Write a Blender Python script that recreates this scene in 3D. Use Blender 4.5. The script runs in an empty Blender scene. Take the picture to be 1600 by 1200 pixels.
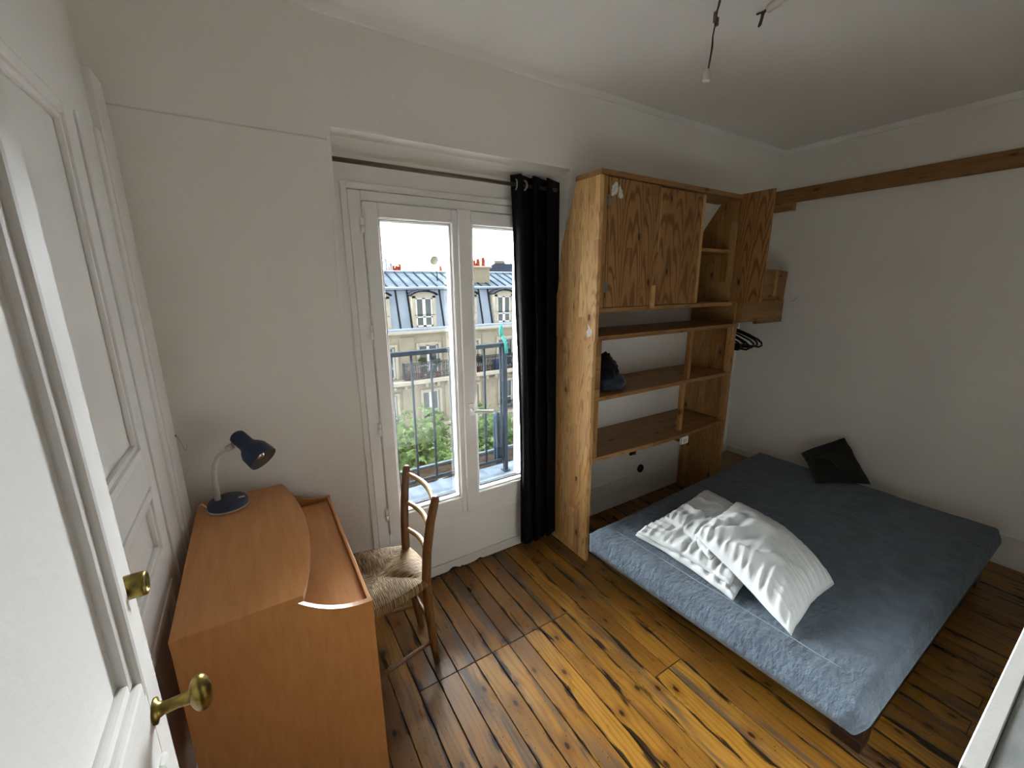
import bpy, bmesh, math, random
from mathutils import Vector, Matrix, noise
random.seed(7)
S = bpy.context.scene
COL = S.collection

# ------------------------------------------------------------------ camera
cam_d = bpy.data.cameras.new('camera')
cam = bpy.data.objects.new('camera', cam_d)
COL.objects.link(cam)
S.camera = cam
YAW, PITCH, ROLL, FPX = 0.560502569, 0.233508200, 0.00756390635, 646.844911
cam_d.sensor_fit = 'HORIZONTAL'
cam_d.sensor_width = 36.0
cam_d.lens = 36.0 * FPX / 1600.0
cam_d.clip_start = 0.01
cam_d.clip_end = 500
cy, sy, cp, sp = math.cos(YAW), math.sin(YAW), math.cos(PITCH), math.sin(PITCH)
fw = Vector((sy * cp, cy * cp, -sp))
r0 = Vector((cy, -sy, 0))
d0 = fw.cross(r0)
rt = math.cos(ROLL) * r0 + math.sin(ROLL) * d0
dn = -math.sin(ROLL) * r0 + math.cos(ROLL) * d0
mw = Matrix.Identity(4)
for i in range(3):
    mw[i][0] = rt[i]; mw[i][1] = -dn[i]; mw[i][2] = -fw[i]
mw[0][3], mw[1][3], mw[2][3] = 0, 0, 1.65
cam.matrix_world = mw

# ------------------------------------------------------------------ world, light, exposure
S.view_settings.view_transform = 'Standard'
S.view_settings.look = 'None'
S.view_settings.gamma = 1.0
S.view_settings.use_curve_mapping = False
S.view_settings.exposure = 0.0
S.cycles.max_bounces = 16
S.cycles.diffuse_bounces = 8
S.cycles.sample_clamp_indirect = 40.0
SKY_STRENGTH = 95.0
W = bpy.data.worlds.new('overcast_sky')
S.world = W
W.use_nodes = True
wn, wl = W.node_tree.nodes, W.node_tree.links
bg = wn['Background']
tc = wn.new('ShaderNodeTexCoord')
mp = wn.new('ShaderNodeMapping'); mp.inputs['Scale'].default_value = (1.2, 1.2, 4.0)
nz = wn.new('ShaderNodeTexNoise'); nz.inputs['Scale'].default_value = 2.2; nz.inputs['Detail'].default_value = 5
cr = wn.new('ShaderNodeValToRGB')
cr.color_ramp.elements[0].position = 0.30; cr.color_ramp.elements[0].color = (0.84, 0.885, 0.96, 1)
cr.color_ramp.elements[1].position = 0.62; cr.color_ramp.elements[1].color = (0.985, 0.99, 0.985, 1)
wl.new(tc.outputs['Generated'], mp.inputs['Vector']); wl.new(mp.outputs['Vector'], nz.inputs['Vector'])
wl.new(nz.outputs['Fac'], cr.inputs['Fac']); wl.new(cr.outputs['Color'], bg.inputs['Color'])
# sky shaped to light the room and dim the facade: the half of the sky over the opposite roofs is bright, fading smoothly to the dim half behind the house
sx_ = wn.new('ShaderNodeSeparateXYZ'); wl.new(tc.outputs['Generated'], sx_.inputs[0])
mr = wn.new('ShaderNodeMapRange'); mr.interpolation_type = 'SMOOTHSTEP'
mr.inputs[1].default_value = -0.40; mr.inputs[2].default_value = 0.55
mr.inputs[3].default_value = 0.045 * SKY_STRENGTH; mr.inputs[4].default_value = SKY_STRENGTH
wl.new(sx_.outputs[1], mr.inputs[0]); wl.new(mr.outputs[0], bg.inputs['Strength'])
# portal in the window opening: gives off no light, only guides sampling of the sky
pl = bpy.data.lights.new('window_portal', 'AREA')
pl.shape = 'RECTANGLE'; pl.size = 1.15; pl.size_y = 1.85
pl.cycles.is_portal = True
po = bpy.data.objects.new('window_portal', pl)
po.location = (0.973, 2.16, 1.2)
po.rotation_euler = (math.radians(-90), 0, 0)
COL.objects.link(po)

# ------------------------------------------------------------------ materials
def hexc(h, k=1.0):
    h = h.lstrip('#')
    o = []
    for i in (0, 2, 4):
        c = int(h[i:i + 2], 16) / 255
        c = c / 12.92 if c <= 0.04045 else ((c + 0.055) / 1.055) ** 2.4
        o.append(c * k)
    return (*o, 1.0)

class NT:
    """small wrapper that wires a node material"""
    def __init__(s, name):
        s.m = bpy.data.materials.new(name); s.m.use_nodes = True
        s.n, s.l = s.m.node_tree.nodes, s.m.node_tree.links
        s.b = s.n['Principled BSDF']; s.out = s.n['Material Output']
    def node(s, t, **kw):
        x = s.n.new(t)
        for k, v in kw.items(): setattr(x, k, v)
        return x
    def put(s, sock, v):
        if isinstance(v, bpy.types.NodeSocket): s.l.new(v, sock)
        elif v is not None: sock.default_value = v
    def math(s, op, a, b=None, c=None, clamp=False):
        x = s.node('ShaderNodeMath', operation=op, use_clamp=clamp)
        s.put(x.inputs[0], a); s.put(x.inputs[1], b)
        if c is not None: s.put(x.inputs[2], c)
        return x.outputs[0]
    def mix(s, f, a, b, mode='MIX'):
        x = s.node('ShaderNodeMix', data_type='RGBA', blend_type=mode)
        s.put(x.inputs[0], f); s.put(x.inputs[6], a); s.put(x.inputs[7], b)
        return x.outputs[2]
    def comb(s, x, y, z):
        c = s.node('ShaderNodeCombineXYZ')
        s.put(c.inputs[0], x); s.put(c.inputs[1], y); s.put(c.inputs[2], z)
        return c.outputs[0]
    def sep(s, v):
        c = s.node('ShaderNodeSeparateXYZ'); s.put(c.inputs[0], v); return c.outputs
    def coords(s, kind='Object'):
        return s.node('ShaderNodeTexCoord').outputs[kind]
    def mapping(s, v, scale=(1, 1, 1), loc=(0, 0, 0), rot=(0, 0, 0)):
        c = s.node('ShaderNodeMapping'); s.put(c.inputs[0], v)
        c.inputs['Location'].default_value = loc; c.inputs['Scale'].default_value = scale; c.inputs['Rotation'].default_value = rot
        return c.outputs[0]
    def noise(s, v, scale, detail=3, rough=0.5, dist=0.0):
        c = s.node('ShaderNodeTexNoise'); s.put(c.inputs['Vector'], v)
        c.inputs['Scale'].default_value = scale; c.inputs['Detail'].default_value = detail
        c.inputs['Roughness'].default_value = rough; c.inputs['Distortion'].default_value = dist
        return c.outputs['Fac']
    def voronoi(s, v, scale, feature='F1', rnd=1.0, dim='3D'):
        c = s.node('ShaderNodeTexVoronoi', feature=feature, voronoi_dimensions=dim); s.put(c.inputs['Vector'], v)
        c.inputs['Scale'].default_value = scale; c.inputs['Randomness'].default_value = rnd
        return c.outputs['Distance']
    def white(s, v):
        c = s.node('ShaderNodeTexWhiteNoise', noise_dimensions='3D'); s.put(c.inputs['Vector'], v)
        return c.outputs['Value']
    def ramp(s, f, stops):
        c = s.node('ShaderNodeValToRGB'); e = c.color_ramp.elements
        while len(e) < len(stops): e.new(0.5)
        for k, (p, col) in enumerate(stops): e[k].position = p; e[k].color = col
        s.put(c.inputs[0], f); return c.outputs[0]
    def step(s, f, lo, hi, invert=False):
        c = s.node('ShaderNodeMapRange', interpolation_type='SMOOTHSTEP'); s.put(c.inputs[0], f)
        c.inputs[1].default_value = lo; c.inputs[2].default_value = hi
        c.inputs[3].default_value = 1.0 if invert else 0.0; c.inputs[4].default_value = 0.0 if invert else 1.0
        return c.outputs[0]
    def bump(s, h, strength=0.2, dist=0.01):
        c = s.node('ShaderNodeBump'); s.put(c.inputs['Height'], h)
        c.inputs['Strength'].default_value = strength; c.inputs['Distance'].default_value = dist
        s.l.new(c.outputs[0], s.b.inputs['Normal'])
    def done(s, color, rough=0.5, metal=0.0, spec=0.5, coat=0.0):
        s.put(s.b.inputs['Base Color'], color); s.put(s.b.inputs['Roughness'], rough)
        s.b.inputs['Metallic'].default_value = metal
        s.b.inputs['Specular IOR Level'].default_value = spec
        s.b.inputs['Coat Weight'].default_value = coat
        return s.m

def plain(name, col, rough=0.5, metal=0.0, var=0.06, scale=6.0, bump=0.0, bscale=120.0, spec=0.5):
    t = NT(name); c = t.coords()
    n = t.noise(c, scale, 4)
    dark = tuple(x * (1 - var * 2) for x in col[:3]) + (1,)
    lite = tuple(min(1, x * (1 + var)) for x in col[:3]) + (1,)
    k = t.ramp(n, [(0.3, dark), (0.7, lite)])
    if bump: t.bump(t.noise(c, bscale, 3), bump, 0.004)
    return t.done(k, rough, metal, spec)

def wall_paint(name, col, rough=0.75, marks=0.0):
    t = NT(name); c = t.coords()
    big = t.noise(c, 1.1, 3); fine = t.noise(c, 55, 3)
    a = tuple(x * 0.93 for x in col[:3]) + (1,)
    k = t.ramp(big, [(0.35, a), (0.65, col)])
    if marks:
        sp_ = t.step(t.voronoi(t.mapping(c, (1, 1, 0.8)), 5.0), 0.0, 0.05, invert=True)
        msk = t.math('MULTIPLY', sp_, t.step(t.noise(c, 2.7, 1), 0.52, 0.6))
        k = t.mix(t.math('MULTIPLY', msk, marks), k, (0.16, 0.14, 0.12, 1))
    t.bump(t.math('ADD', fine, t.math('MULTIPLY', t.noise(c, 9, 2), 1.2)), 0.10, 0.01)
    return t.done(k, rough, spec=0.25)

def pine(name, axis='Z', strip=0.048, light='#b68c58', mid='#9a6e3c', dark='#6b4220', knots=0.8, rough=0.45, seg=0.55, rings=0.38, rf=1000.0, taper=0.018):
    """finger-jointed laminated pine board; axis = grain direction in the thing's own frame"""
    t = NT(name); c = t.coords(); x, y, z = t.sep(c)
    rnd = t.node('ShaderNodeObjectInfo').outputs['Random']
    if axis == 'Z': u, v = t.math('ADD', x, y), z
    elif axis == 'X': u, v = t.math('ADD', y, z), x
    else: u, v = t.math('ADD', x, z), y
    u = t.math('ADD', u, t.math('MULTIPLY', rnd, 7.31)); v = t.math('ADD', v, t.math('MULTIPLY', rnd, 3.77))
    su = t.math('FLOOR', t.math('DIVIDE', u, strip))
    so = t.white(t.comb(su, 0.0, 3.0))
    sv = t.math('FLOOR', t.math('ADD', t.math('DIVIDE', v, seg), t.math('MULTIPLY', so, 5.0)))
    cell = t.white(t.comb(su, sv, 1.0))
    off = t.math('MULTIPLY', cell, 13.0)
    # growth rings: stretched, warped bands, different in every strip
    p = t.comb(t.math('ADD', u, off), t.math('MULTIPLY', v, 0.055), off)
    warp = t.noise(t.comb(t.math('MULTIPLY', u, 6.0), t.math('MULTIPLY', v, 1.6), off), 1.0, 2)
    uc = t.math('ADD', t.math('MULTIPLY', t.math('SUBTRACT', t.math('FRACT', t.math('DIVIDE', u, strip)), 0.5), strip), t.math('MULTIPLY', t.math('SUBTRACT', so, 0.5), strip * 0.9))
    dd = t.math('ADD', t.math('MULTIPLY', v, taper), t.math('MULTIPLY', t.math('SUBTRACT', cell, 0.6), 0.09))
    dd = t.math('ADD', dd, t.math('MULTIPLY', t.math('SUBTRACT', warp, 0.5), 0.045))
    rr = t.math('SQRT', t.math('ADD', t.math('MULTIPLY', uc, uc), t.math('MULTIPLY', dd, dd)))
    ring = t.math('SINE', t.math('MULTIPLY', rr, rf * 1.35))
    ring = t.step(ring, -0.1, 1.0)
    fib = t.noise(p, 210.0, 3, 0.6)
    base = t.ramp(cell, [(0.0, hexc(mid)), (0.5, hexc(light)), (1.0, hexc(mid))])
    base = t.mix(t.math('MULTIPLY', ring, rings), base, hexc(dark))
    base = t.mix(t.math('MULTIPLY', t.step(fib, 0.45, 0.75), 0.35), base, hexc(dark))
    dash = t.noise(t.comb(t.math('MULTIPLY', u, 75.0), t.math('MULTIPLY', v, 9.0), off), 1.0, 2, 0.5)
    base = t.mix(t.math('MULTIPLY', t.step(dash, 0.62, 0.72), 0.6 * knots), base, hexc('#4a2a12'))
    edge = t.math('ABSOLUTE', t.math('SUBTRACT', t.math('FRACT', t.math('DIVIDE', u, strip)), 0.5))
    base = t.mix(t.math('MULTIPLY', t.step(edge, 0.475, 0.5), 0.30), base, hexc(dark, 0.6))
    kd = t.voronoi(t.comb(t.math('MULTIPLY', u, 1.0), t.math('MULTIPLY', v, 0.42), 0.0), 7.0, dim='2D')
    kn = t.step(kd, 0.035, 0.075, invert=True); halo = t.step(kd, 0.05, 0.2, invert=True)
    gate = t.step(t.white(t.comb(su, t.math('FLOOR', t.math('MULTIPLY', v, 3.0)), 9.0)), 0.45, 0.5)
    base = t.mix(t.math('MULTIPLY', t.math('MULTIPLY', halo, gate), 0.45 * knots), base, hexc(dark))
    base = t.mix(t.math('MULTIPLY', t.math('MULTIPLY', kn, gate), knots), base, hexc('#2a1509'))
    t.bump(fib, 0.08, 0.003)
    return t.done(base, rough, spec=0.35)

M = {}
M['wall'] = wall_paint('white_wall_paint', hexc('#eeece6'), marks=0.25)
M['hall_dimmed'] = wall_paint('bounce_cutting_grey', hexc('#a8a298'))  # for the unseen near wall and hallway, greyed to cut bounced light
M['ceiling'] = wall_paint('white_ceiling_paint', hexc('#eceae4'))
M['right'] = wall_paint('off_white_wall_paint', hexc('#ebe9e2'), marks=0.3)
M['white'] = wall_paint('white_gloss_paint', hexc('#efeeea'), 0.42, marks=0.12)
M['door'] = wall_paint('white_door_paint', hexc('#f0efec'), 0.45, marks=0.35)
M['skirt'] = wall_paint('worn_white_skirting_paint', hexc('#dcd9d0'), 0.6, marks=0.9)
M['upvc'] = plain('white_window_frame', hexc('#efeeeb'), 0.35, var=0.02)
M['gap'] = plain('dark_gap', hexc('#15100b'), 0.9)
M['pine_z'] = pine('pine_upright_grain', 'Z')
M['pine_lit'] = pine('pine_lit_side_panel', 'Z', light='#dfb87e', mid='#c89a60', rings=0.34, rf=900.0)  # lit copy of the pine, lightened for window light on the left panels
M['pine_x'] = pine('pine_long_grain', 'X', light='#a98252', mid='#8d663a')
M['pine_y'] = pine('pine_depth_grain', 'Y', light='#a98252', mid='#8d663a')
M['pine_door'] = pine('pine_door_grain', 'Z', strip=0.085, seg=3.0, light='#a87e4e', mid='#93683a', knots=1.0, rings=0.8, rf=470.0, taper=0.055)
M['pine_beam'] = pine('pine_beam_grain', 'Y', strip=0.11, seg=5.0, light='#9c7344', mid='#8a6234')
M['pine_edge'] = plain('pale_cut_pine', hexc('#c49a62'), 0.5, var=0.1, scale=30)
M['metal'] = plain('zinc_plated_steel', hexc('#8d8a84'), 0.4, 0.9, var=0.05)
M['rod'] = plain('bronze_grey_rod', hexc('#6f675c'), 0.35, 0.7)
M['ring'] = plain('brushed_nickel', hexc('#c9c4ba'), 0.3, 0.9)
M['black'] = plain('black_plastic', hexc('#0b0b0c'), 0.4, var=0.1)
M['hole_shade'] = plain('dark_hole', hexc('#0d0b0a'), 0.9)  # flat dark colour painted for the shade inside small holes
M['paper'] = plain('torn_white_paper', hexc('#d9d7d0'), 0.8, var=0.1, scale=60)

# brass with darker patina
t = NT('aged_brass'); c = t.coords()
M['brass'] = t.done(t.ramp(t.noise(c, 45, 4), [(0.35, hexc('#5c4c22')), (0.65, hexc('#a08d4c'))]), 0.32, 0.95)

# desk laminate
t = NT('cherry_laminate'); c = t.coords()
g = t.noise(t.mapping(c, (14, 1.2, 3.0)), 4.0, 5, 0.6)
b = t.noise(c, 3.0, 2)
k = t.ramp(g, [(0.25, hexc('#b57a44')), (0.5, hexc('#c1854d')), (0.8, hexc('#ca915a'))])
k = t.mix(t.math('MULTIPLY', t.step(b, 0.5, 0.75), 0.25), k, hexc('#ad713a'))
t.bump(t.noise(c, 300, 2), 0.03, 0.002)
M['desk'] = t.done(k, 0.38, spec=0.45)
M['desk_panel'] = M['desk']
M['desk_edge'] = plain('desk_edge_band', hexc('#b07a4a'), 0.3, var=0.05)

# floorboards: waxed old pine, grey weathered patches, black slits and stains along the edges
t = NT('waxed_floorboard'); c = t.coords(); x, y, z = t.sep(c)
rnd = t.white(t.mapping(t.node('ShaderNodeObjectInfo').outputs['Location'], (53.7, 41.3, 0.0)))
off = t.math('MULTIPLY', rnd, 37.0)
u = x; v = t.math('ADD', y, off)
fib = t.noise(t.comb(t.math('MULTIPLY', u, 160.0), t.math('MULTIPLY', v, 5.0), off), 1.0, 4, 0.6)
warp = t.noise(t.comb(t.math('MULTIPLY', u, 14.0), t.math('MULTIPLY', v, 1.8), off), 1.0, 3)
ring = t.step(t.math('SINE', t.math('ADD', t.math('MULTIPLY', u, 260.0), t.math('MULTIPLY', warp, 30.0))), 0.1, 1.0)
tone = t.ramp(rnd, [(0.0, hexc('#70491a')), (0.35, hexc('#956a26')), (0.7, hexc('#80561d')), (1.0, hexc('#a57a32'))])
mott = t.noise(t.comb(t.math('MULTIPLY', u, 10.0), t.math('MULTIPLY', v, 2.6), off), 1.0, 4)
k = t.mix(t.math('MULTIPLY', t.step(mott, 0.42, 0.68), 0.65), tone, hexc('#5e3f1b'))
k = t.mix(t.math('MULTIPLY', ring, 0.45), k, hexc('#5f3c17'))
k = t.mix(t.math('MULTIPLY', t.step(fib, 0.45, 0.75), 0.35), k, hexc('#5a3714'))
grey = t.noise(t.comb(t.math('MULTIPLY', u, 13.0), t.math('MULTIPLY', v, 1.15), t.math('ADD', off, 5.0)), 1.0, 4, 0.62)
gm = t.step(grey, 0.52, 0.64)
k = t.mix(t.math('MULTIPLY', gm, 0.80), k, t.ramp(fib, [(0.3, hexc('#2f261f')), (0.7, hexc('#5e5146'))]))
kd = t.voronoi(t.comb(t.math('ADD', u, off), t.math('MULTIPLY', v, 0.55), 0.0), 6.5, dim='2D')
k = t.mix(t.math('MULTIPLY', t.step(kd, 0.05, 0.22, invert=True), 0.5), k, hexc('#5b3511'))
k = t.mix(t.math('MULTIPLY', t.step(kd, 0.03, 0.07, invert=True), 0.9), k, hexc('#1d0f06'))
edge = t.math('ABSOLUTE', u)                       # 0 centre .. .043 edge
slit = t.noise(t.comb(t.math('MULTIPLY', u, 30.0), t.math('MULTIPLY', v, 4.5), t.math('ADD', off, 11.0)), 1.0, 3)
sm = t.math('MULTIPLY', t.step(t.math('ADD', t.math('MULTIPLY', edge, 9.0), slit), 0.86, 0.94), t.step(edge, 0.013, 0.030))
k = t.mix(t.math('MULTIPLY', sm, 0.93), k, hexc('#120b07'))
spk = t.step(t.voronoi(t.comb(t.math('ADD', u, off), t.math('MULTIPLY', v, 0.8), 0.0), 24.0, dim='2D'), 0.03, 0.07, invert=True)
k = t.mix(t.math('MULTIPLY', spk, t.step(mott, 0.5, 0.55)), k, hexc('#24140a'))
rg = t.math('ADD', 0.20, t.math('MULTIPLY', t.noise(t.comb(t.math('ADD', u, off), t.math('MULTIPLY', v, 0.5), off), 18, 3), 0.22))
t.bump(t.math('SUBTRACT', fib, t.math('MULTIPLY', sm, 2.0)), 0.12, 0.004)
M['floor'] = t.done(k, rg, spec=0.38)

# fabrics
def fabric(name, a, b_, scale=9.0, weave=420.0, bump=0.25, rough=0.9, wr=0.0, sheen=0.15):
    t = NT(name); c = t.coords()
    n = t.noise(c, scale, 5, 0.6)
    k = t.ramp(n, [(0.32, a), (0.68, b_)])
    h = t.noise(c, weave, 2)
    if wr: h = t.math('ADD', h, t.math('MULTIPLY', t.noise(t.mapping(c, (1, 1.6, 1)), wr, 3, 0.55), 6.0))
    t.bump(h, bump, 0.006)
    m = t.done(k, rough, spec=0.15); t.b.inputs['Sheen Weight'].default_value = sheen
    return m
M['mattress'] = fabric('grey_blue_felted_cover', hexc('#49545f'), hexc('#5b6773'), 14.0, 300, 0.42, wr=34.0)
M['piping'] = fabric('mattress_seam', hexc('#76828d'), hexc('#83909b'), 20.0)
M['duvet'] = fabric('white_cotton', hexc('#bcc0c1'), hexc('#c9cdcd'), 3.0, 500, 0.18, 0.85, wr=16.0)
M['cushion'] = fabric('black_cotton', hexc('#161616'), hexc('#1e1e1e'), 12.0)
M['curtain'] = fabric('black_blackout_fabric', hexc('#040507'), hexc('#07080b'), 4.0, 500, 0.1, 0.6, sheen=0.0)
M['bag'] = fabric('black_bag_fabric', hexc('#0d0d10'), hexc('#15161a'), 12.0)
M['bag2'] = fabric('slate_blue_bag_fabric', hexc('#2b313a'), hexc('#363d47'), 12.0)
# rush
t = NT('woven_rush'); c = t.coords(); x, y, z = t.sep(c)
ax_ = t.math('ABSOLUTE', x); ay_ = t.math('ABSOLUTE', y)
tri = t.math('GREATER_THAN', ax_, ay_)
runs = t.math('ADD', t.math('MULTIPLY', tri, y), t.math('MULTIPLY', t.math('SUBTRACT', 1.0, tri), x))
along = t.math('ADD', t.math('MULTIPLY', tri, x), t.math('MULTIPLY', t.math('SUBTRACT', 1.0, tri), y))
st = t.noise(t.comb(t.math('MULTIPLY', runs, 300.0), t.math('MULTIPLY', along, 22.0), tri), 1.0, 3, 0.6)
k = t.ramp(st, [(0.34, hexc('#2f2114')), (0.48, hexc('#7d6240')), (0.66, hexc('#c0a477'))])
t.bump(t.math('ADD', t.math('SINE', t.math('MULTIPLY', runs, 1050.0)), st), 0.5, 0.004)
M['rush'] = t.done(k, 0.7, spec=0.25)
t = NT('chair_wood'); c = t.coords()
g = t.noise(t.mapping(c, (40, 40, 3)), 3.0, 4)
M['chair'] = t.done(t.ramp(g, [(0.3, hexc('#5a3a1c')), (0.7, hexc('#7d5730'))]), 0.4)
M['slat'] = plain('pale_chair_wood', hexc('#a98a5a'), 0.35, var=0.08, scale=30)
M['lamp_blue'] = plain('navy_lamp_paint', hexc('#1c2c4c'), 0.45, var=0.12, scale=30)
M['lamp_white'] = plain('white_lamp_plastic', hexc('#cfcabf'), 0.5)
M['lamp_in'] = plain('silver_reflector', hexc('#8a8079'), 0.35, 0.6)
M['bulb'] = plain('silver_bulb', hexc('#c4bcb4'), 0.15, 0.7)
M['bedwood'] = pine('dark_bed_wood', 'X', light='#2c1b0e', mid='#24160b', dark='#170d06', knots=0.3)
M['board'] = pine('pale_plywood', 'Y', strip=0.4, seg=4, light='#96815f', mid='#8a7655', knots=0.2)
M['wire'] = plain('brown_flex', hexc('#3a2a22'), 0.6)
# grey chest top
t = NT('grey_worn_paint'); c = t.coords()
g = t.noise(t.mapping(c, (2, 9, 2)), 4.0, 4, 0.6)
M['chest_top'] = t.done(t.ramp(g, [(0.3, hexc('#9a9f9e')), (0.7, hexc('#c2c7c6'))]), 0.5)
# thin glass
t = NT('window_glass')
tr = t.node('ShaderNodeBsdfTransparent'); tr.inputs[0].default_value = (0.95, 0.965, 0.96, 1)
gl = t.node('ShaderNodeBsdfGlossy'); gl.inputs['Roughness'].default_value = 0.02
fr = t.node('ShaderNodeFresnel'); fr.inputs[0].default_value = 1.45
mx = t.node('ShaderNodeMixShader')
t.l.new(fr.outputs[0], mx.inputs[0]); t.l.new(tr.outputs[0], mx.inputs[1]); t.l.new(gl.outputs[0], mx.inputs[2])
t.l.new(mx.outputs[0], t.out.inputs['Surface'])
M['glass'] = t.m
# outside
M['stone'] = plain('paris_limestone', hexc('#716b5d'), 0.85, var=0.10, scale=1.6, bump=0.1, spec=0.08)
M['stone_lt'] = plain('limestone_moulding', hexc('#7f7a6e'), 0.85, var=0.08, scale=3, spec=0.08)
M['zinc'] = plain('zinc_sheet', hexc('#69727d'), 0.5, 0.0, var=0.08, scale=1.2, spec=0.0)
M['zinc_sky_lit'] = plain('zinc_sheet_darkened_for_sky', hexc('#30373e'), 0.6, 0.0, var=0.15, scale=1.2, spec=0.0)  # same zinc, darkened to offset the stronger sky light on the upper roof
M['zinc_dk'] = plain('zinc_seam', hexc('#15181c'), 0.5, 0.0, spec=0.0)
M['slate'] = plain('slate_roof', hexc('#252b38'), 0.7, spec=0.08)
M['far_white'] = plain('white_shutter_paint', hexc('#a5a6a6'), 0.6, var=0.03, spec=0.08)
M['far_glass'] = plain('dark_far_glass', hexc('#28332f'), 0.15, var=0.25, scale=2)
M['iron'] = plain('black_ironwork', hexc('#1b1e25'), 0.6, spec=0.0)
M['railing'] = plain('grey_painted_railing', hexc('#191d21'), 0.5, var=0.12, scale=20, spec=0.0)
M['terra'] = plain('terracotta', hexc('#6e2a1b'), 0.8, var=0.1, spec=0.08)
M['plaster'] = plain('cream_chimney_render', hexc('#6b6455'), 0.9, spec=0.08)
M['balc'] = plain('darkened_zinc_floor', hexc('#272c31'), 0.5, var=0.18, scale=12, spec=0.0)  # base colour darkened below natural zinc so the sky light does not clip it
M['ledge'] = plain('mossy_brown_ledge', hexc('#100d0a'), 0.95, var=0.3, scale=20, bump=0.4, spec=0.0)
M['cheek'] = wall_paint('white_outdoor_paint', hexc('#c3c8cb'), 0.7, marks=0.3)
M['leaf'] = plain('green_leaf', hexc('#202a16'), 0.6, var=0.28, scale=2.2, spec=0.0)
M['leaf2'] = plain('yellow_green_leaf', hexc('#262d08'), 0.6, var=0.2, scale=3, spec=0.0)
M['bark'] = plain('tree_bark', hexc('#3d342b'), 0.9)
M['teal'] = plain('teal_plastic', hexc('#1c3f3a'), 0.5, spec=0.0)
M['pale_blue'] = plain('pale_blue_plastic', hexc('#1d252d'), 0.5, spec=0.0)
M['road'] = plain('asphalt', hexc('#4c4c4c'), 0.9)
M['red'] = plain('red_flowers', hexc('#4a171b'), 0.7)
M['blue'] = plain('blue_plastic', hexc('#172d52'), 0.6)
M['dish'] = plain('grey_dish', hexc('#3a3a30'), 0.6, spec=0.0)

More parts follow.
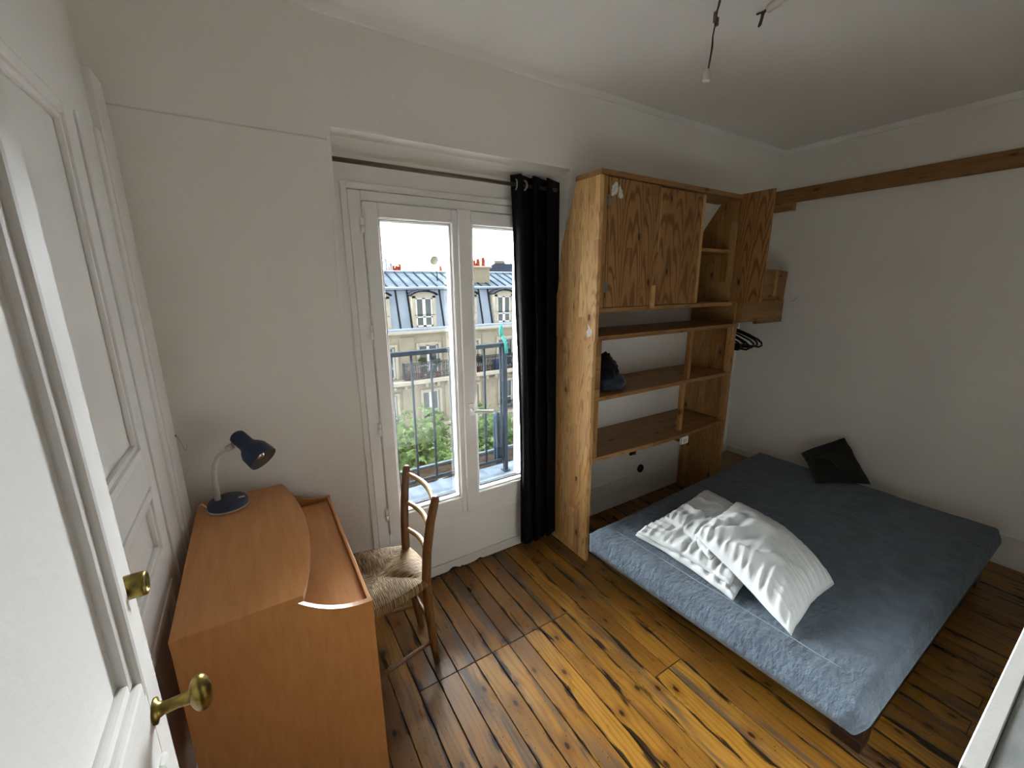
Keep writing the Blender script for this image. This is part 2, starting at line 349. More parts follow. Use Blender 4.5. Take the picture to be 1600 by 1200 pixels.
# ------------------------------------------------------------------ builders
OFF = {}
class MB:
    def __init__(s): s.bm = bmesh.new()
    def box(s, a, b, bev=0.0, rot=None, piv=None, seg=1):
        c = [(p + q) / 2 for p, q in zip(a, b)]; d = [abs(q - p) for p, q in zip(a, b)]
        m = Matrix.Translation(c) @ Matrix.Diagonal((*d, 1))
        r = bmesh.ops.create_cube(s.bm, size=1.0, matrix=m)
        vs = r['verts']
        if bev:
            es = list({e for v in vs for e in v.link_edges})
            bmesh.ops.bevel(s.bm, geom=es, offset=min(bev, min(d) * 0.45), segments=seg, affect='EDGES', profile=0.6)
            # bevel replaces verts; collect the island again through faces flagged below
        if rot is not None:
            if bev: vs = [v for v in s.bm.verts if v.tag is False]
            bmesh.ops.rotate(s.bm, verts=vs, cent=piv or c, matrix=rot)
        for v in s.bm.verts: v.tag = True
        return s
    def tube(s, pts, r, n=8, cap=True):
        pts = [Vector(p) for p in pts]
        rs = r if isinstance(r, (list, tuple)) else [r] * len(pts)
        rings, prev = [], None
        for i, p in enumerate(pts):
            d = (pts[min(i + 1, len(pts) - 1)] - pts[max(i - 1, 0)]).normalized()
            if prev is None:
                a = Vector((0, 0, 1)) if abs(d.z) < 0.9 else Vector((1, 0, 0))
                prev = d.cross(a).normalized()
            prev = (prev - d * prev.dot(d)).normalized()
            q = d.cross(prev)
            rings.append([s.bm.verts.new(p + rs[i] * (math.cos(2 * math.pi * k / n) * prev + math.sin(2 * math.pi * k / n) * q)) for k in range(n)])
        for A, B in zip(rings, rings[1:]):
            for k in range(n):
                f = s.bm.faces.new((A[k], A[(k + 1) % n], B[(k + 1) % n], B[k])); f.smooth = True
        if cap:
            s.bm.faces.new(rings[0][::-1]); s.bm.faces.new(rings[-1])
        for v in s.bm.verts: v.tag = True
        return s
    def lathe(s, prof, mat, n=24, cap0=False, cap1=False):
        """prof: (radius, height) list, along local Z of matrix mat"""
        rings = []
        for rr, h in prof:
            rings.append([s.bm.verts.new(mat @ Vector((rr * math.cos(2 * math.pi * k / n), rr * math.sin(2 * math.pi * k / n), h))) for k in range(n)])
        for A, B in zip(rings, rings[1:]):
            for k in range(n):
                f = s.bm.faces.new((A[k], A[(k + 1) % n], B[(k + 1) % n], B[k])); f.smooth = True
        if cap0: s.bm.faces.new(rings[0][::-1])
        if cap1: s.bm.faces.new(rings[-1])
        for v in s.bm.verts: v.tag = True
        return s
    def prism(s, poly, axis, a, b):
        """poly: 2-d outline; extruded along axis from a to b. For X: (y,z); Y: (x,z); Z: (x,y)"""
        def P(q, h):
            return {'X': (h, q[0], q[1]), 'Y': (q[0], h, q[1]), 'Z': (q[0], q[1], h)}[axis]
        A = [s.bm.verts.new(P(q, a)) for q in poly]; B = [s.bm.verts.new(P(q, b)) for q in poly]
        n = len(poly)
        s.bm.faces.new(A); s.bm.faces.new(B[::-1])
        for k in range(n): s.bm.faces.new((A[k], B[k], B[(k + 1) % n], A[(k + 1) % n]))
        for v in s.bm.verts: v.tag = True
        return s
    def grid(s, f, nu, nv, close_u=False, smooth=True):
        V = [[s.bm.verts.new(f(i / nu, j / nv)) for j in range(nv + 1)] for i in range(nu if close_u else nu + 1)]
        N = len(V)
        for i in range(N if close_u else N - 1):
            for j in range(nv):
                fc = s.bm.faces.new((V[i][j], V[(i + 1) % N][j], V[(i + 1) % N][j + 1], V[i][j + 1])); fc.smooth = smooth
        for v in s.bm.verts: v.tag = True
        return s
    def face(s, pts):
        s.bm.faces.new([s.bm.verts.new(p) for p in pts])
        for v in s.bm.verts: v.tag = True
        return s
    def build(s, name, mat, parent=None, base=None, smooth=False, keepn=False):
        me = bpy.data.meshes.new(name)
        off = Vector(OFF.get(parent.name, (0, 0, 0))) if parent else Vector(base or (0, 0, 0))
        bmesh.ops.translate(s.bm, verts=s.bm.verts, vec=-off)
        if not keepn: bmesh.ops.recalc_face_normals(s.bm, faces=s.bm.faces)
        if smooth:
            for f in s.bm.faces: f.smooth = True
        s.bm.to_mesh(me); s.bm.free()
        me.materials.append(mat)
        o = bpy.data.objects.new(name, me); COL.objects.link(o)
        if parent: o.parent = parent
        elif base: o.location = base
        OFF[o.name] = tuple(off)
        return o

def tag(o, label, cat, group=None, kind=None):
    o['label'] = label; o['category'] = cat
    if group: o['group'] = group
    if kind: o['kind'] = kind
    return o
def thing(name, label, cat, loc, group=None):
    o = bpy.data.objects.new(name, None); COL.objects.link(o)
    o.location = loc; o.empty_display_size = 0.05; OFF[o.name] = tuple(loc)
    return tag(o, label, cat, group)
def struct_root(name, loc):
    o = bpy.data.objects.new(name, None); COL.objects.link(o)
    o.location = loc; OFF[o.name] = tuple(loc); o['kind'] = 'structure'
    return o
def struct(mb, name, mat, **kw):
    o = mb.build(name, mat, **kw); o['kind'] = 'structure'; return o
def fbm(p, o=4):
    return noise.fractal(Vector(p), 1.0, 2.0, o)

# ------------------------------------------------------------------ constants of the room (metres)
XL, XR, YW, ZC = -0.318, 3.63, 2.0225, 2.632
YN = -1.35                                            # wall behind the camera
ZS = 1.51                                             # height where the mansard slope begins
def yslope(z): return YW + (1.842 - YW) * (z - ZS) / (ZC - ZS)
RX0, RX1, RZ = 0.362, 1.578, 2.258                    # dormer recess

# ------------------------------------------------------------------ room shell
# floor: dark sub-floor carries every plank as its own child
fl = struct(MB().box((XL - 0.3, YN - 0.1, -0.06), (XR + 0.1, YW + 0.1, -0.012)), 'floor', M['gap'])
PW = 0.0882
mesh_cache = {}
def plank(xc, y0, y1, w):
    L = y1 - y0
    key = (round(L, 3), round(w, 4))
    if key not in mesh_cache:
        b = bmesh.new()
        r = bmesh.ops.create_cube(b, size=1.0, matrix=Matrix.Diagonal((w, L, 0.02, 1)))
        top = [e for e in b.edges if all(v.co.z > 0 for v in e.verts)]
        bmesh.ops.bevel(b, geom=top, offset=0.0016, segments=1, affect='EDGES')
        me = bpy.data.meshes.new('plank'); b.to_mesh(me); b.free(); me.materials.append(M['floor'])
        mesh_cache[key] = me
    o = bpy.data.objects.new('plank', mesh_cache[key]); COL.objects.link(o); o.parent = fl
    o.location = (xc, (y0 + y1) / 2, -0.0105 + random.uniform(-0.0006, 0.0004))
    o.rotation_euler = (random.uniform(-.0006, .0006), random.uniform(-.006, .006), 0)
k = -9
while True:
    x0 = 0.400 + k * PW
    if x0 > XR: break
    xc = x0 + PW / 2; w = PW - random.choice((0.0022, 0.003, 0.0026, 0.004))
    if 0 <= k < 9: cuts = [1.388]
    elif k < 0: cuts = [random.choice((-0.35, 0.02, 0.30))]
    else: cuts = [random.choice((-0.55, -0.2, 0.12, 0.9))]
    ys = [YN] + cuts + [YW + 0.004]
    for a, b_ in zip(ys, ys[1:]): plank(xc, a + 0.0012, b_ - 0.0012, w)
    k += 1

struct(MB().box((XL - 0.3, YN - 0.1, ZC), (XR + 0.1, YW + 0.13, ZC + 0.1)), 'ceiling', M['ceiling'])
# window wall: straight below, leaning in above (mansard), with the dormer recess
HX0, HX1, HZ0, HZ1 = 0.41, 1.536, 0.297, 2.085
YO = 2.16
mb = MB()
mb.box((XL - 0.1, YW, -0.05), (HX0, YO, ZS)); mb.box((HX1, YW, -0.05), (XR + 0.1, YO, ZS))
mb.box((HX0, YW, -0.05), (HX1, YO, HZ0))
mb.box((HX0, YW, HZ1), (HX1, YO, 2.3))
mb.box((RX0 - 0.01, YW, ZS), (HX0, YO, 2.3)); mb.box((HX1, YW, ZS), (RX1 + 0.01, YO, 2.3))
pro = [(YW, ZS), (yslope(ZC), ZC), (YO, ZC), (YO, ZS)]
mb.prism(pro, 'X', XL - 0.1, RX0); mb.prism(pro, 'X', RX1, XR + 0.1)
# soffit of the recess is a soft curve
sof = [(yslope(RZ), RZ), (yslope(ZC), ZC), (YO, ZC), (YO, 2.2), (YW + 0.001, 2.20), (YW - 0.03, 2.224), (YW - 0.07, 2.245)]
mb.prism(sof, 'X', RX0, RX1)
struct(mb, 'wall_back', M['wall'])
# left wall: thicker painted partition below, set back above a ledge at 2.27 m
mb = MB()
mb.box((XL - 0.12, YN, -0.05), (XL, 0.79, 2.272)); mb.box((XL - 0.12, 1.64, -0.05), (XL, YO, 2.272))
mb.box((XL - 0.12, 0.79, 2.10), (XL, 1.64, 2.272)); mb.box((XL - 0.2, 0.75, -0.05), (XL - 0.06, 1.68, 2.12))
mb.box((XL - 0.2, YN, 2.272), (XL - 0.010, YO, ZC))
struct(mb, 'wall_left', M['wall'])
struct(MB().box((XR, YN - 0.1, -0.05), (XR + 0.12, YO, ZC)), 'wall_right', M['right'])
mb = MB()
mb.box((XL - 0.3, YN - 0.12, -0.05), (-0.2, YN, ZC)); mb.box((1.3, YN - 0.12, -0.05), (XR + 0.1, YN, ZC)); mb.box((-0.2, YN - 0.12, 2.15), (1.3, YN, ZC))
struct(mb, 'wall_front', M['hall_dimmed'])
mb = MB()                                              # closed unseen hallway, added to cut light bounced back into the room
for a, b_ in (((-0.7, -3.2, -0.05), (-0.6, YN - 0.12, ZC)), ((1.4, -3.2, -0.05), (1.5, YN - 0.12, ZC)), ((-0.7, -3.3, -0.05), (1.5, -3.2, ZC)), ((-0.7, -3.3, ZC), (1.5, YN - 0.12, ZC + 0.1)), ((-0.7, -3.3, -0.1), (1.5, YN - 0.1, -0.012))):
    mb.box(a, b_)
struct(mb, 'hallway_light_trap', M['hall_dimmed'])
# cornices
struct(MB().prism([(yslope(ZC - 0.028) + 0.004, ZC - 0.028), (yslope(ZC - 0.03) - 0.008, ZC - 0.022), (1.842 - 0.022, ZC), (1.842 + 0.02, ZC)], 'X', XL - 0.03, XR), 'trim_1', M['white'])
struct(MB().prism([(XR, ZC - 0.035), (XR - 0.009, ZC - 0.030), (XR - 0.024, ZC), (XR, ZC)], 'Y', YN, 1.86), 'trim_2', M['white'])
# joint line across the leaning wall, and beads on the recess edges
zz = 2.213
struct(MB().prism([(yslope(zz - .004) + 0.002, zz - 0.004), (yslope(zz - .002) - 0.0022, zz - 0.0015), (yslope(zz + .002) - 0.0022, zz + 0.0015), (yslope(zz + .004) + 0.002, zz + 0.004)], 'X', XL + 0.02, RX0 - 0.005), 'trim_3', M['skirt'])
def slope_bar(x0, x1, z0, z1, t=0.012):
    return MB().prism([(yslope(z0) - t, z0), (yslope(z1) - t, z1), (yslope(z1) + 0.02, z1), (yslope(z0) + 0.02, z0)], 'X', x0, x1)
struct(slope_bar(RX1 - 0.003, RX1 + 0.022, ZS + 0.02, RZ + 0.01), 'trim_4', M['white'])
struct(slope_bar(RX0 - 0.008, RX1 + 0.022, RZ, RZ + 0.014, 0.006), 'trim_5', M['white'])
struct(slope_bar(RX0 - 0.012, RX0 + 0.001, ZS + 0.02, RZ + 0.004, 0.004), 'trim_6', M['white'])

# skirtings: ragged chipped one under the window, taller one behind the shelves and on the right
def ragged(x0, x1, z1, y, amp, n):
    top = [(x1, z1), (x0, z1)]
    bot = []
    for i in range(n + 1):
        x = x0 + (x1 - x0) * i / n
        bot.append((x, max(0.0005, 0.004 + amp * max(0, fbm((x * 9, 1.7, 0), 4)) + random.uniform(0, 0.0025))))
    return MB().prism(bot + top, 'Y', y, YW - 0.0065)
struct(MB().box((RX0, YW - 0.006, 0.0), (1.545, YW + 0.001, 0.026)), 'trim_8', M['gap'])
bb_ = struct(ragged(RX0, 1.545, 0.064, YW - 0.013, 0.040, 140), 'baseboard_back', M['skirt'])
mb = MB()
mb.box((1.58, YW - 0.014, 0.0), (XR, YW + 0.001, 0.185), 0.003); mb.box((1.58, YW - 0.018, 0.185), (XR, YW + 0.001, 0.207), 0.004)
struct(mb, 'baseboard_corner', M['white'])
mb = MB()
mb.box((XR - 0.014, YN, 0.0), (XR, YW - 0.02, 0.18), 0.003); mb.box((XR - 0.02, YN, 0.18), (XR, YW - 0.02, 0.2), 0.004)
struct(mb, 'baseboard_right', M['white'])

# ------------------------------------------------------------------ window_1
WX = 0.973
win = struct_root('window_1', (WX, YW, HZ0))
FX0, FX1 = 0.429, 1.517
mb = MB()                                              # outer casing, flush with the wall, thin shadow gaps
for a, b_ in (((0.400, YW - 0.012, 0.287), (0.4265, YW + 0.02, 2.095)), ((1.5195, YW - 0.012, 0.287), (1.546, YW + 0.02, 2.095)), ((0.4265, YW - 0.012, 2.066), (1.5195, YW + 0.02, 2.095))):
    mb.box(a, b_, 0.003)
mb.build('casing', M['white'], win)
mb = MB()                                              # fillers added behind the joints: stop light leaks, dark to stand for shade
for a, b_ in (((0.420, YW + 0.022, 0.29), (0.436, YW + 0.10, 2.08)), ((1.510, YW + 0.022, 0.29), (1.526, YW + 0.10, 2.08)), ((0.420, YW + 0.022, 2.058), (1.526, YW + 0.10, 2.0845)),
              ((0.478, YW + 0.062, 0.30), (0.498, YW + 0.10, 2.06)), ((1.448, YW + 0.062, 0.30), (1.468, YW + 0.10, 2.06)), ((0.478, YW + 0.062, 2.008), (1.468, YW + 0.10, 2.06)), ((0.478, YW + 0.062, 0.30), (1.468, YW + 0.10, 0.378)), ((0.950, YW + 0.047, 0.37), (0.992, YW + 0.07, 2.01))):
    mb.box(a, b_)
mb.build('dark_filler', M['gap'], win)
mb = MB()
for a, b_ in (((FX0, YW - 0.007, 0.30), (0.4845, YW + 0.06, 2.0635)), ((1.4615, YW - 0.007, 0.30), (FX1, YW + 0.06, 2.0635)), ((0.4845, YW - 0.007, 2.020), (1.4615, YW + 0.06, 2.0635)), ((0.4845, YW - 0.007, 0.30), (1.4615, YW + 0.06, 0.362))):
    mb.box(a, b_, 0.003)
mb.build('fixed_frame', M['upvc'], win)
def sash(x0, x1, gx0, gx1):
    mb = MB()
    y0, y1 = YW - 0.022, YW + 0.045
    gz0, gz1 = 0.462, 1.951
    mb.box((x0, y0, 0.367), (gx0, y1, 2.017), 0.004); mb.box((gx1, y0, 0.367), (x1, y1, 2.017), 0.004)
    mb.box((gx0, y0, 0.367), (gx1, y1, gz0), 0.004); mb.box((gx0, y0, gz1), (gx1, y1, 2.017), 0.004)
    for a, b_ in (((gx0, gz0), (gx0 + 0.012, gz1)), ((gx1 - 0.012, gz0), (gx1, gz1)), ((gx0, gz0), (gx1, gz0 + 0.012)), ((gx0, gz1 - 0.012), (gx1, gz1))):
        mb.box((a[0], y0 + 0.014, a[1]), (b_[0], y1 - 0.01, b_[1]), 0.003)
    o = mb.build('sash', M['upvc'], win)
    MB().box((gx0 + 0.002, YW + 0.037, gz0 + 0.002), (gx1 - 0.002, YW + 0.041, gz1 - 0.002)).build('pane', M['glass'], o)
    MB().box((gx0 + 0.011, YW + 0.028, gz0 + 0.010), (gx1 - 0.011, YW + 0.036, gz0 + 0.017)).build('gasket', M['gap'], o)
    return o
sash(0.487, 0.969, 0.551, 0.909)
sash(0.971, 1.459, 1.022, 1.395)
MB().box((0.939, YW - 0.036, 0.364), (1.011, YW - 0.020, 2.021), 0.006, seg=2).build('meeting_stile', M['upvc'], win)
for z in (1.915, 1.44, 0.958, 0.487):
    mb = MB()
    mb.tube([(0.4775, YW - 0.026, z - 0.032), (0.4775, YW - 0.026, z - 0.001)], 0.008, 10)
    mb.tube([(0.4775, YW - 0.026, z + 0.001), (0.4775, YW - 0.026, z + 0.032)], 0.0075, 10)
    mb.box((0.4745, YW - 0.024, z - 0.03), (0.4805, YW - 0.006, z + 0.03))
    mb.build('hinge', M['upvc'], win)
hd = MB()
hy = YW - 0.036
hd.box((0.962, hy - 0.010, 0.945), (0.990, hy, 1.020), 0.009, seg=3)
hd.tube([(0.976, hy - 0.008, 0.985), (0.976, hy - 0.045, 0.984)], 0.0095, 12)
hd.tube([(0.972, hy - 0.046, 0.985), (0.985, hy - 0.050, 0.983), (1.02, hy - 0.052, 0.976), (1.088, hy - 0.050, 0.967)], [0.010, 0.0115, 0.0105, 0.0085], 12)
hd.build('handle', M['upvc'], win)

# ------------------------------------------------------------------ doors on the left
def recess_panel(parent, x, y0, y1, z0, z1, mat, pr=0.008):
    """moulded panel on a door whose face looks towards +X"""
    mb = MB()
    m = 0.030
    for a, b_ in (((y0, z0), (y0 + m, z1)), ((y1 - m, z0), (y1, z1)), ((y0 + m, z0), (y1 - m, z0 + m)), ((y0 + m, z1 - m), (y1 - m, z1))):
        mb.box((x - 0.012, a[0], a[1]), (x + pr, b_[0], b_[1]), 0.006, seg=2)
    m2 = 0.017
    for a, b_ in (((y0 + m, z0 + m), (y0 + m + m2, z1 - m)), ((y1 - m - m2, z0 + m), (y1 - m, z1 - m)), ((y0 + m + m2, z0 + m), (y1 - m - m2, z0 + m + m2)), ((y0 + m + m2, z1 - m - m2), (y1 - m - m2, z1 - m))):
        mb.box((x - 0.014, a[0], a[1]), (x - 0.001, b_[0], b_[1]), 0.005, seg=2)
    mo = mb.build('moulding', mat, parent)
    return mo
def door_body(x, th, y0, y1, z0, z1, panels):
    mb = MB()
    cuts = sorted(panels, key=lambda p: p[2])
    py0, py1 = panels[0][0], panels[0][1]
    mb.box((x - th, y0, z0), (x, py0, z1), 0.002); mb.box((x - th, py1, z0), (x, y1, z1), 0.002)
    zc = z0
    for p in cuts:
        mb.box((x - th, py0, zc), (x, py1, p[2]), 0.001); zc = p[3]
    mb.box((x - th, py0, zc), (x, py1, z1), 0.001)
    return mb
# door_2: closed door in the left wall
d2 = struct_root('door_2', (XL, 1.2, 0))
P2 = [(0.90, 1.535, 1.175, 2.086), (0.90, 1.535, 0.855, 1.075), (0.90, 1.535, 0.12, 0.76)]
door_body(XL + 0.004, 0.035, 0.80, 1.612, 0.012, 2.092, P2).build('leaf', M['door'], d2)
for p in P2:
    MB().box((XL - 0.022, p[0], p[2]), (XL - 0.010, p[1], p[3])).build('panel', M['door'], d2)
    recess_panel(d2, XL + 0.004, *p, M['door'], 0.005)
MB().box((XL - 0.03, 1.613, 0.01), (XL + 0.0025, 1.6165, 2.094)).build('shadow_gap', M['gap'], d2)
mb = MB()
mb.box((XL - 0.01, 1.6165, 0), (XL + 0.012, 1.75, 2.10), 0.004); mb.box((XL - 0.01, 1.75, 0), (XL + 0.020, 1.80, 2.10), 0.006, seg=2)
mb.box((XL - 0.01, 1.80, 0), (XL + 0.026, 1.93, 2.268), 0.004); mb.box((XL - 0.01, 0.66, 0), (XL + 0.012, 0.798, 2.10), 0.004)
mb.box((XL - 0.01, 0.66, 2.0925), (XL + 0.004, 1.80, 2.268), 0.0005)
mb.build('casing', M['door'], d2)
# door_1: open leaf folded back along the left wall, close to the camera
d1 = struct_root('door_1', (-0.2, -0.05, 0))
DX = -0.200
P1 = [(0.02, 0.705, 1.085, 2.02), (0.02, 0.705, 0.14, 0.955)]
door_body(DX, 0.036, -0.06, 0.762, 0.008, 2.13, P1).build('leaf', M['door'], d1)
for p in P1:
    MB().box((DX - 0.026, p[0], p[2]), (DX - 0.013, p[1], p[3])).build('panel', M['door'], d1)
    recess_panel(d1, DX, *p, M['door'])
mb = MB()
for z in (0.3, 1.85): mb.tube([(DX - 0.04, -0.066, z - 0.05), (DX - 0.04, -0.066, z + 0.05)], 0.008, 10)
mb.box((XL, -0.10, 0), (DX - 0.042, -0.062, 2.2))
mb.build('hinge_post', M['door'], d1)
RX = Matrix.Rotation(math.radians(90), 4, 'Y')         # local Z -> +X
def atx(x, y, z): return Matrix.Translation((x, y, z)) @ RX
lk = MB().lathe([(0.0175, -0.002), (0.0175, 0.020), (0.0165, 0.024), (0.0125, 0.0245), (0.0125, 0.0225), (0.002, 0.0225)], atx(DX, 0.728, 1.232), 28, cap1=True)
lk = lk.build('lock_cylinder', M['brass'], d1)
MB().box((DX + 0.0226, 0.7265, 1.226), (DX + 0.0232, 0.7295, 1.240)).build('keyhole', M['hole_shade'], lk)
kb = MB()
kb.lathe([(0.019, -0.001), (0.019, 0.004), (0.012, 0.006), (0.0095, 0.012), (0.009, 0.03), (0.0105, 0.04), (0.0115, 0.046)], atx(DX, 0.715, 1.022), 20)
egg = MB()
K = Matrix.Translation((DX + 0.058, 0.715, 1.022)) @ Matrix.Rotation(math.radians(8), 4, 'X') @ Matrix.Diagonal((0.0155, 0.021, 0.034, 1))
bmesh.ops.create_uvsphere(egg.bm, u_segments=24, v_segments=16, radius=1.0, matrix=K)
kb = kb.build('knob_stem', M['brass'], d1)
egg.build('knob', M['brass'], kb, smooth=True)

# ------------------------------------------------------------------ things on the walls
# beam plank on the right wall with its small bearing block
bm_ = thing('wall_plank', 'long pine plank fixed horizontally high on the right wall', 'plank', (XR, 0.3, 2.25))
MB().box((XR - 0.028, YN + 0.02, 2.248), (XR - 0.0005, 1.885, 2.345), 0.004).build('board', M['pine_beam'], bm_)
MB().box((XR - 0.06, 1.70, 2.190), (XR - 0.0005, 1.86, 2.247), 0.003).build('bearing_block', M['pine_y'], bm_)
# hook
tag(MB().tube([(XR + 0.002, 1.640, 1.515), (XR - 0.012, 1.640, 1.513), (XR - 0.02, 1.625, 1.515), (XR - 0.022, 1.605, 1.525), (XR - 0.022, 1.592, 1.548)], 0.0022, 6)
    .build('wall_hook', M['metal'], base=(XR, 1.64, 1.513)), 'small bent wire hook in the right wall beside the crate box', 'hook')
# socket and bracket on the wall behind the shelves
sk = thing('wall_socket', 'round black wall socket just above the skirting under the lowest shelf', 'socket', (2.454, YW, 0.243))
RY = Matrix.Rotation(math.radians(90), 4, 'X')         # local Z -> -Y
MB().lathe([(0.032, -0.001), (0.032, 0.008), (0.027, 0.011), (0.022, 0.005), (0.001, 0.004)], Matrix.Translation((2.454, YW - 0.001, 0.243)) @ RY, 24, cap1=True).build('cover', M['black'], sk)
mb = MB()
for s_ in (-1, 1): mb.tube([(2.454 + s_ * 0.009, YW - 0.0055, 0.243), (2.454 + s_ * 0.009, YW - 0.0085, 0.243)], 0.0028, 8)
mb.build('contact', M['metal'], sk)
jb = MB().box((2.315, YW - 0.02, 0.385), (2.345, YW, 0.415), 0.004).box((2.350, YW - 0.016, 0.389), (2.378, YW, 0.411), 0.004).tube([(2.33, YW - 0.01, 0.397), (2.36, YW - 0.022, 0.387), (2.385, YW - 0.006, 0.407)], 0.004, 6)
tag(jb.build('junction_box', M['black'], base=(2.346, YW, 0.4)), 'small black cable clip block on the wall right under the lowest shelf', 'junction box')
# small hole and cord in the corner beside the lamp
ct = thing('looped_flex', 'thin grey cord looping out of a hole in the corner above the desk lamp', 'cord', (XL + 0.03, 1.935, 1.05))
MB().tube([(XL + 0.028, 1.937, 1.105), (XL + 0.036, 1.94, 1.08), (XL + 0.042, 1.945, 1.045), (XL + 0.046, 1.950, 1.033), (XL + 0.049, 1.955, 1.046), (XL + 0.049, 1.96, 1.06)], 0.0012, 6).build('flex', M['ring'], ct)
MB().lathe([(0.0052, 0.0), (0.0052, 0.002), (0.001, 0.002)], Matrix.Translation((XL + 0.0255, 1.925, 1.108)) @ RX, 12, cap1=True).build('hole', M['hole_shade'], ct)
# ceiling wire with lamp socket
px_, py_ = 1.553, 1.082
wr = thing('hanging_bulb_socket', 'bare brown flex hanging from the ceiling with a white lamp socket', 'lamp socket', (px_, py_, ZC))
MB().tube([(px_ + .012, py_, ZC + 0.001), (px_ + .008, py_, 2.615), (px_ + .002, py_, 2.598), (px_, py_, 2.58), (px_ - .004, py_, 2.55), (px_ - .010, py_, 2.515), (px_ - .008, py_, 2.488), (px_ - .012, py_, 2.455), (px_ - .02, py_, 2.408)], [.0045, .0035, .003, .003, .0025, .0025, .0035, .003, .003], 8).build('flex', M['wire'], wr)
mb = MB()
mb.box((px_ - 0.010, py_ - 0.006, 2.560), (px_ - 0.002, py_ + 0.006, 2.594), 0.001, rot=Matrix.Rotation(0.25, 3, 'Y')); mb.box((px_ + 0.001, py_ - 0.006, 2.552), (px_ + 0.010, py_ + 0.006, 2.578), 0.001)
mb.build('terminal_block', M['rod'], wr)
MB().lathe([(0.004, 0.032), (0.009, 0.026), (0.0135, 0.016), (0.0135, -0.008), (0.011, -0.010), (0.010, 0.0), (0.002, 0.0)], Matrix.Translation((px_ - 0.024, py_, 2.380)), 20, cap1=True).build('socket', M['lamp_white'], wr)
st_ = thing('ceiling_cable_end', 'white ceiling cable tube with a short brown wire stub at its end', 'cable', (1.745, 0.99, ZC))
MB().tube([(1.742, 1.003, ZC - 0.012), (1.72, 0.93, ZC - 0.012), (1.65, 0.70, ZC - 0.012)], 0.0125, 12).build('tube', M['lamp_white'], st_)
MB().tube([(1.742, 1.000, ZC - 0.012), (1.735, 1.018, ZC - 0.016), (1.722, 1.035, ZC - 0.02)], 0.0035, 6).tube([(1.738, 1.010, ZC - 0.012), (1.734, 1.018, ZC - 0.022), (1.739, 1.024, ZC - 0.036), (1.736, 1.026, ZC - 0.052), (1.729, 1.026, ZC - 0.060)], [0.004, 0.006, 0.0055, 0.006, 0.0035], 8).build('wire_stub', M['wire'], st_)

# ------------------------------------------------------------------ curtain rod and curtain
YR = 1.952
tag(MB().tube([(RX0 - 0.002, YR, 2.158), (1.525, YR, 2.158)], 0.0095, 14).box((1.495, YR, 2.152), (1.505, YW, 2.164)).build('curtain_rod', M['rod'], base=(0.97, YR, 2.158)), 'bronze grey curtain rod spanning the window recess', 'curtain rod')
cu = thing('curtain', 'black floor-length curtain bunched at the right side of the window', 'curtain', (1.4, YR, 0.06))
NF = 3
def cpt(u, v):
    z = 2.205 + (0.05 - 2.205) * v
    x0 = 1.236 + 0.034 * v + 0.02 * math.sin(v * 2.6); x1 = 1.526 + 0.016 * v
    ph = math.pi + u * NF * 2 * math.pi
    amp = 0.030 * (1 - 0.25 * v) * (0.75 + 0.4 * fbm((u * 4, v * 1.5, 3), 2))
    x = x0 + (x1 - x0) * u + 0.010 * math.sin(ph * 2 + 1) * v + 0.008 * fbm((u * 3, v * 3, 9), 2)
    x -= 0.034 * math.cos(ph) * min(1.0, max(0.0, (ph - 1.95 * math.pi) / (0.5 * math.pi))) * (1 - 0.3 * v)
    y = YR - 0.004 - amp * math.cos(ph) - 0.012 * v + 0.01 * fbm((u * 5, v * 2.5, 1), 3) * v
    if v > 0.98: z += 0.006 * fbm((u * 9, 0, 4), 2)
    return Vector((x, y, z))
mb = MB().grid(cpt, 150, 50)
cl = mb.build('cloth', M['curtain'], cu, smooth=True)
so_ = cl.modifiers.new('thickness', 'SOLIDIFY'); so_.thickness = 0.003
for kk in (0, 1):
    u = (kk + 0.5) / (NF * 2)
    p = cpt(u, 0.022)
    mb = MB()
    rot = Matrix.Translation((p.x, YR, 2.158)) @ Matrix.Rotation(math.radians(90), 4, 'Y') @ Matrix.Rotation(math.radians(-16 if kk % 2 else 16), 4, 'X')
    nn, r1, r2 = 24, 0.0225, 0.0055
    def tor(u_, v_, rot=rot):
        a, b_ = u_ * 2 * math.pi, v_ * 2 * math.pi
        return rot @ Vector(((r1 + r2 * math.cos(b_)) * math.cos(a), (r1 + r2 * math.cos(b_)) * math.sin(a), 0.004 * math.sin(b_)))
    mb.grid(tor, nn, 8, close_u=True)
    mb.build('eyelet', M['ring'], cu)

# ------------------------------------------------------------------ bookcase (lower unit) and wall cabinet (upper unit)
CX0, CX1, CY0 = 1.552, 2.925, 1.645
TH = 0.024
def ycab(z): return min(YW - 0.02, yslope(z) - 0.012)
bk = thing('bookcase', 'tall pine bookcase of three open shelves standing between curtain and bed', 'bookcase', (2.2, 1.83, 0))
MB().box((CX0, CY0, 0.0), (CX0 + TH, YW - 0.022, 1.352), 0.002).build('side_panel', M['pine_lit'], bk)['label'] = 'sunlit outer side panel beside the curtain'
MB().box((CX1 - TH, CY0 + 0.004, 0.0), (CX1, YW - 0.022, 1.352), 0.002).build('side_panel', M['pine_z'], bk)
MB().box((CX0 - 0.003, CY0 - 0.002, 1.354), (CX1 + 0.008, YW - 0.022, 1.378), 0.002).build('shelf', M['pine_x'], bk)
MB().box((CX0 + TH + .001, CY0 + 0.002, 1.008), (CX1 - TH - .001, YW - 0.004, 1.032), 0.002).build('shelf', M['pine_x'], bk)
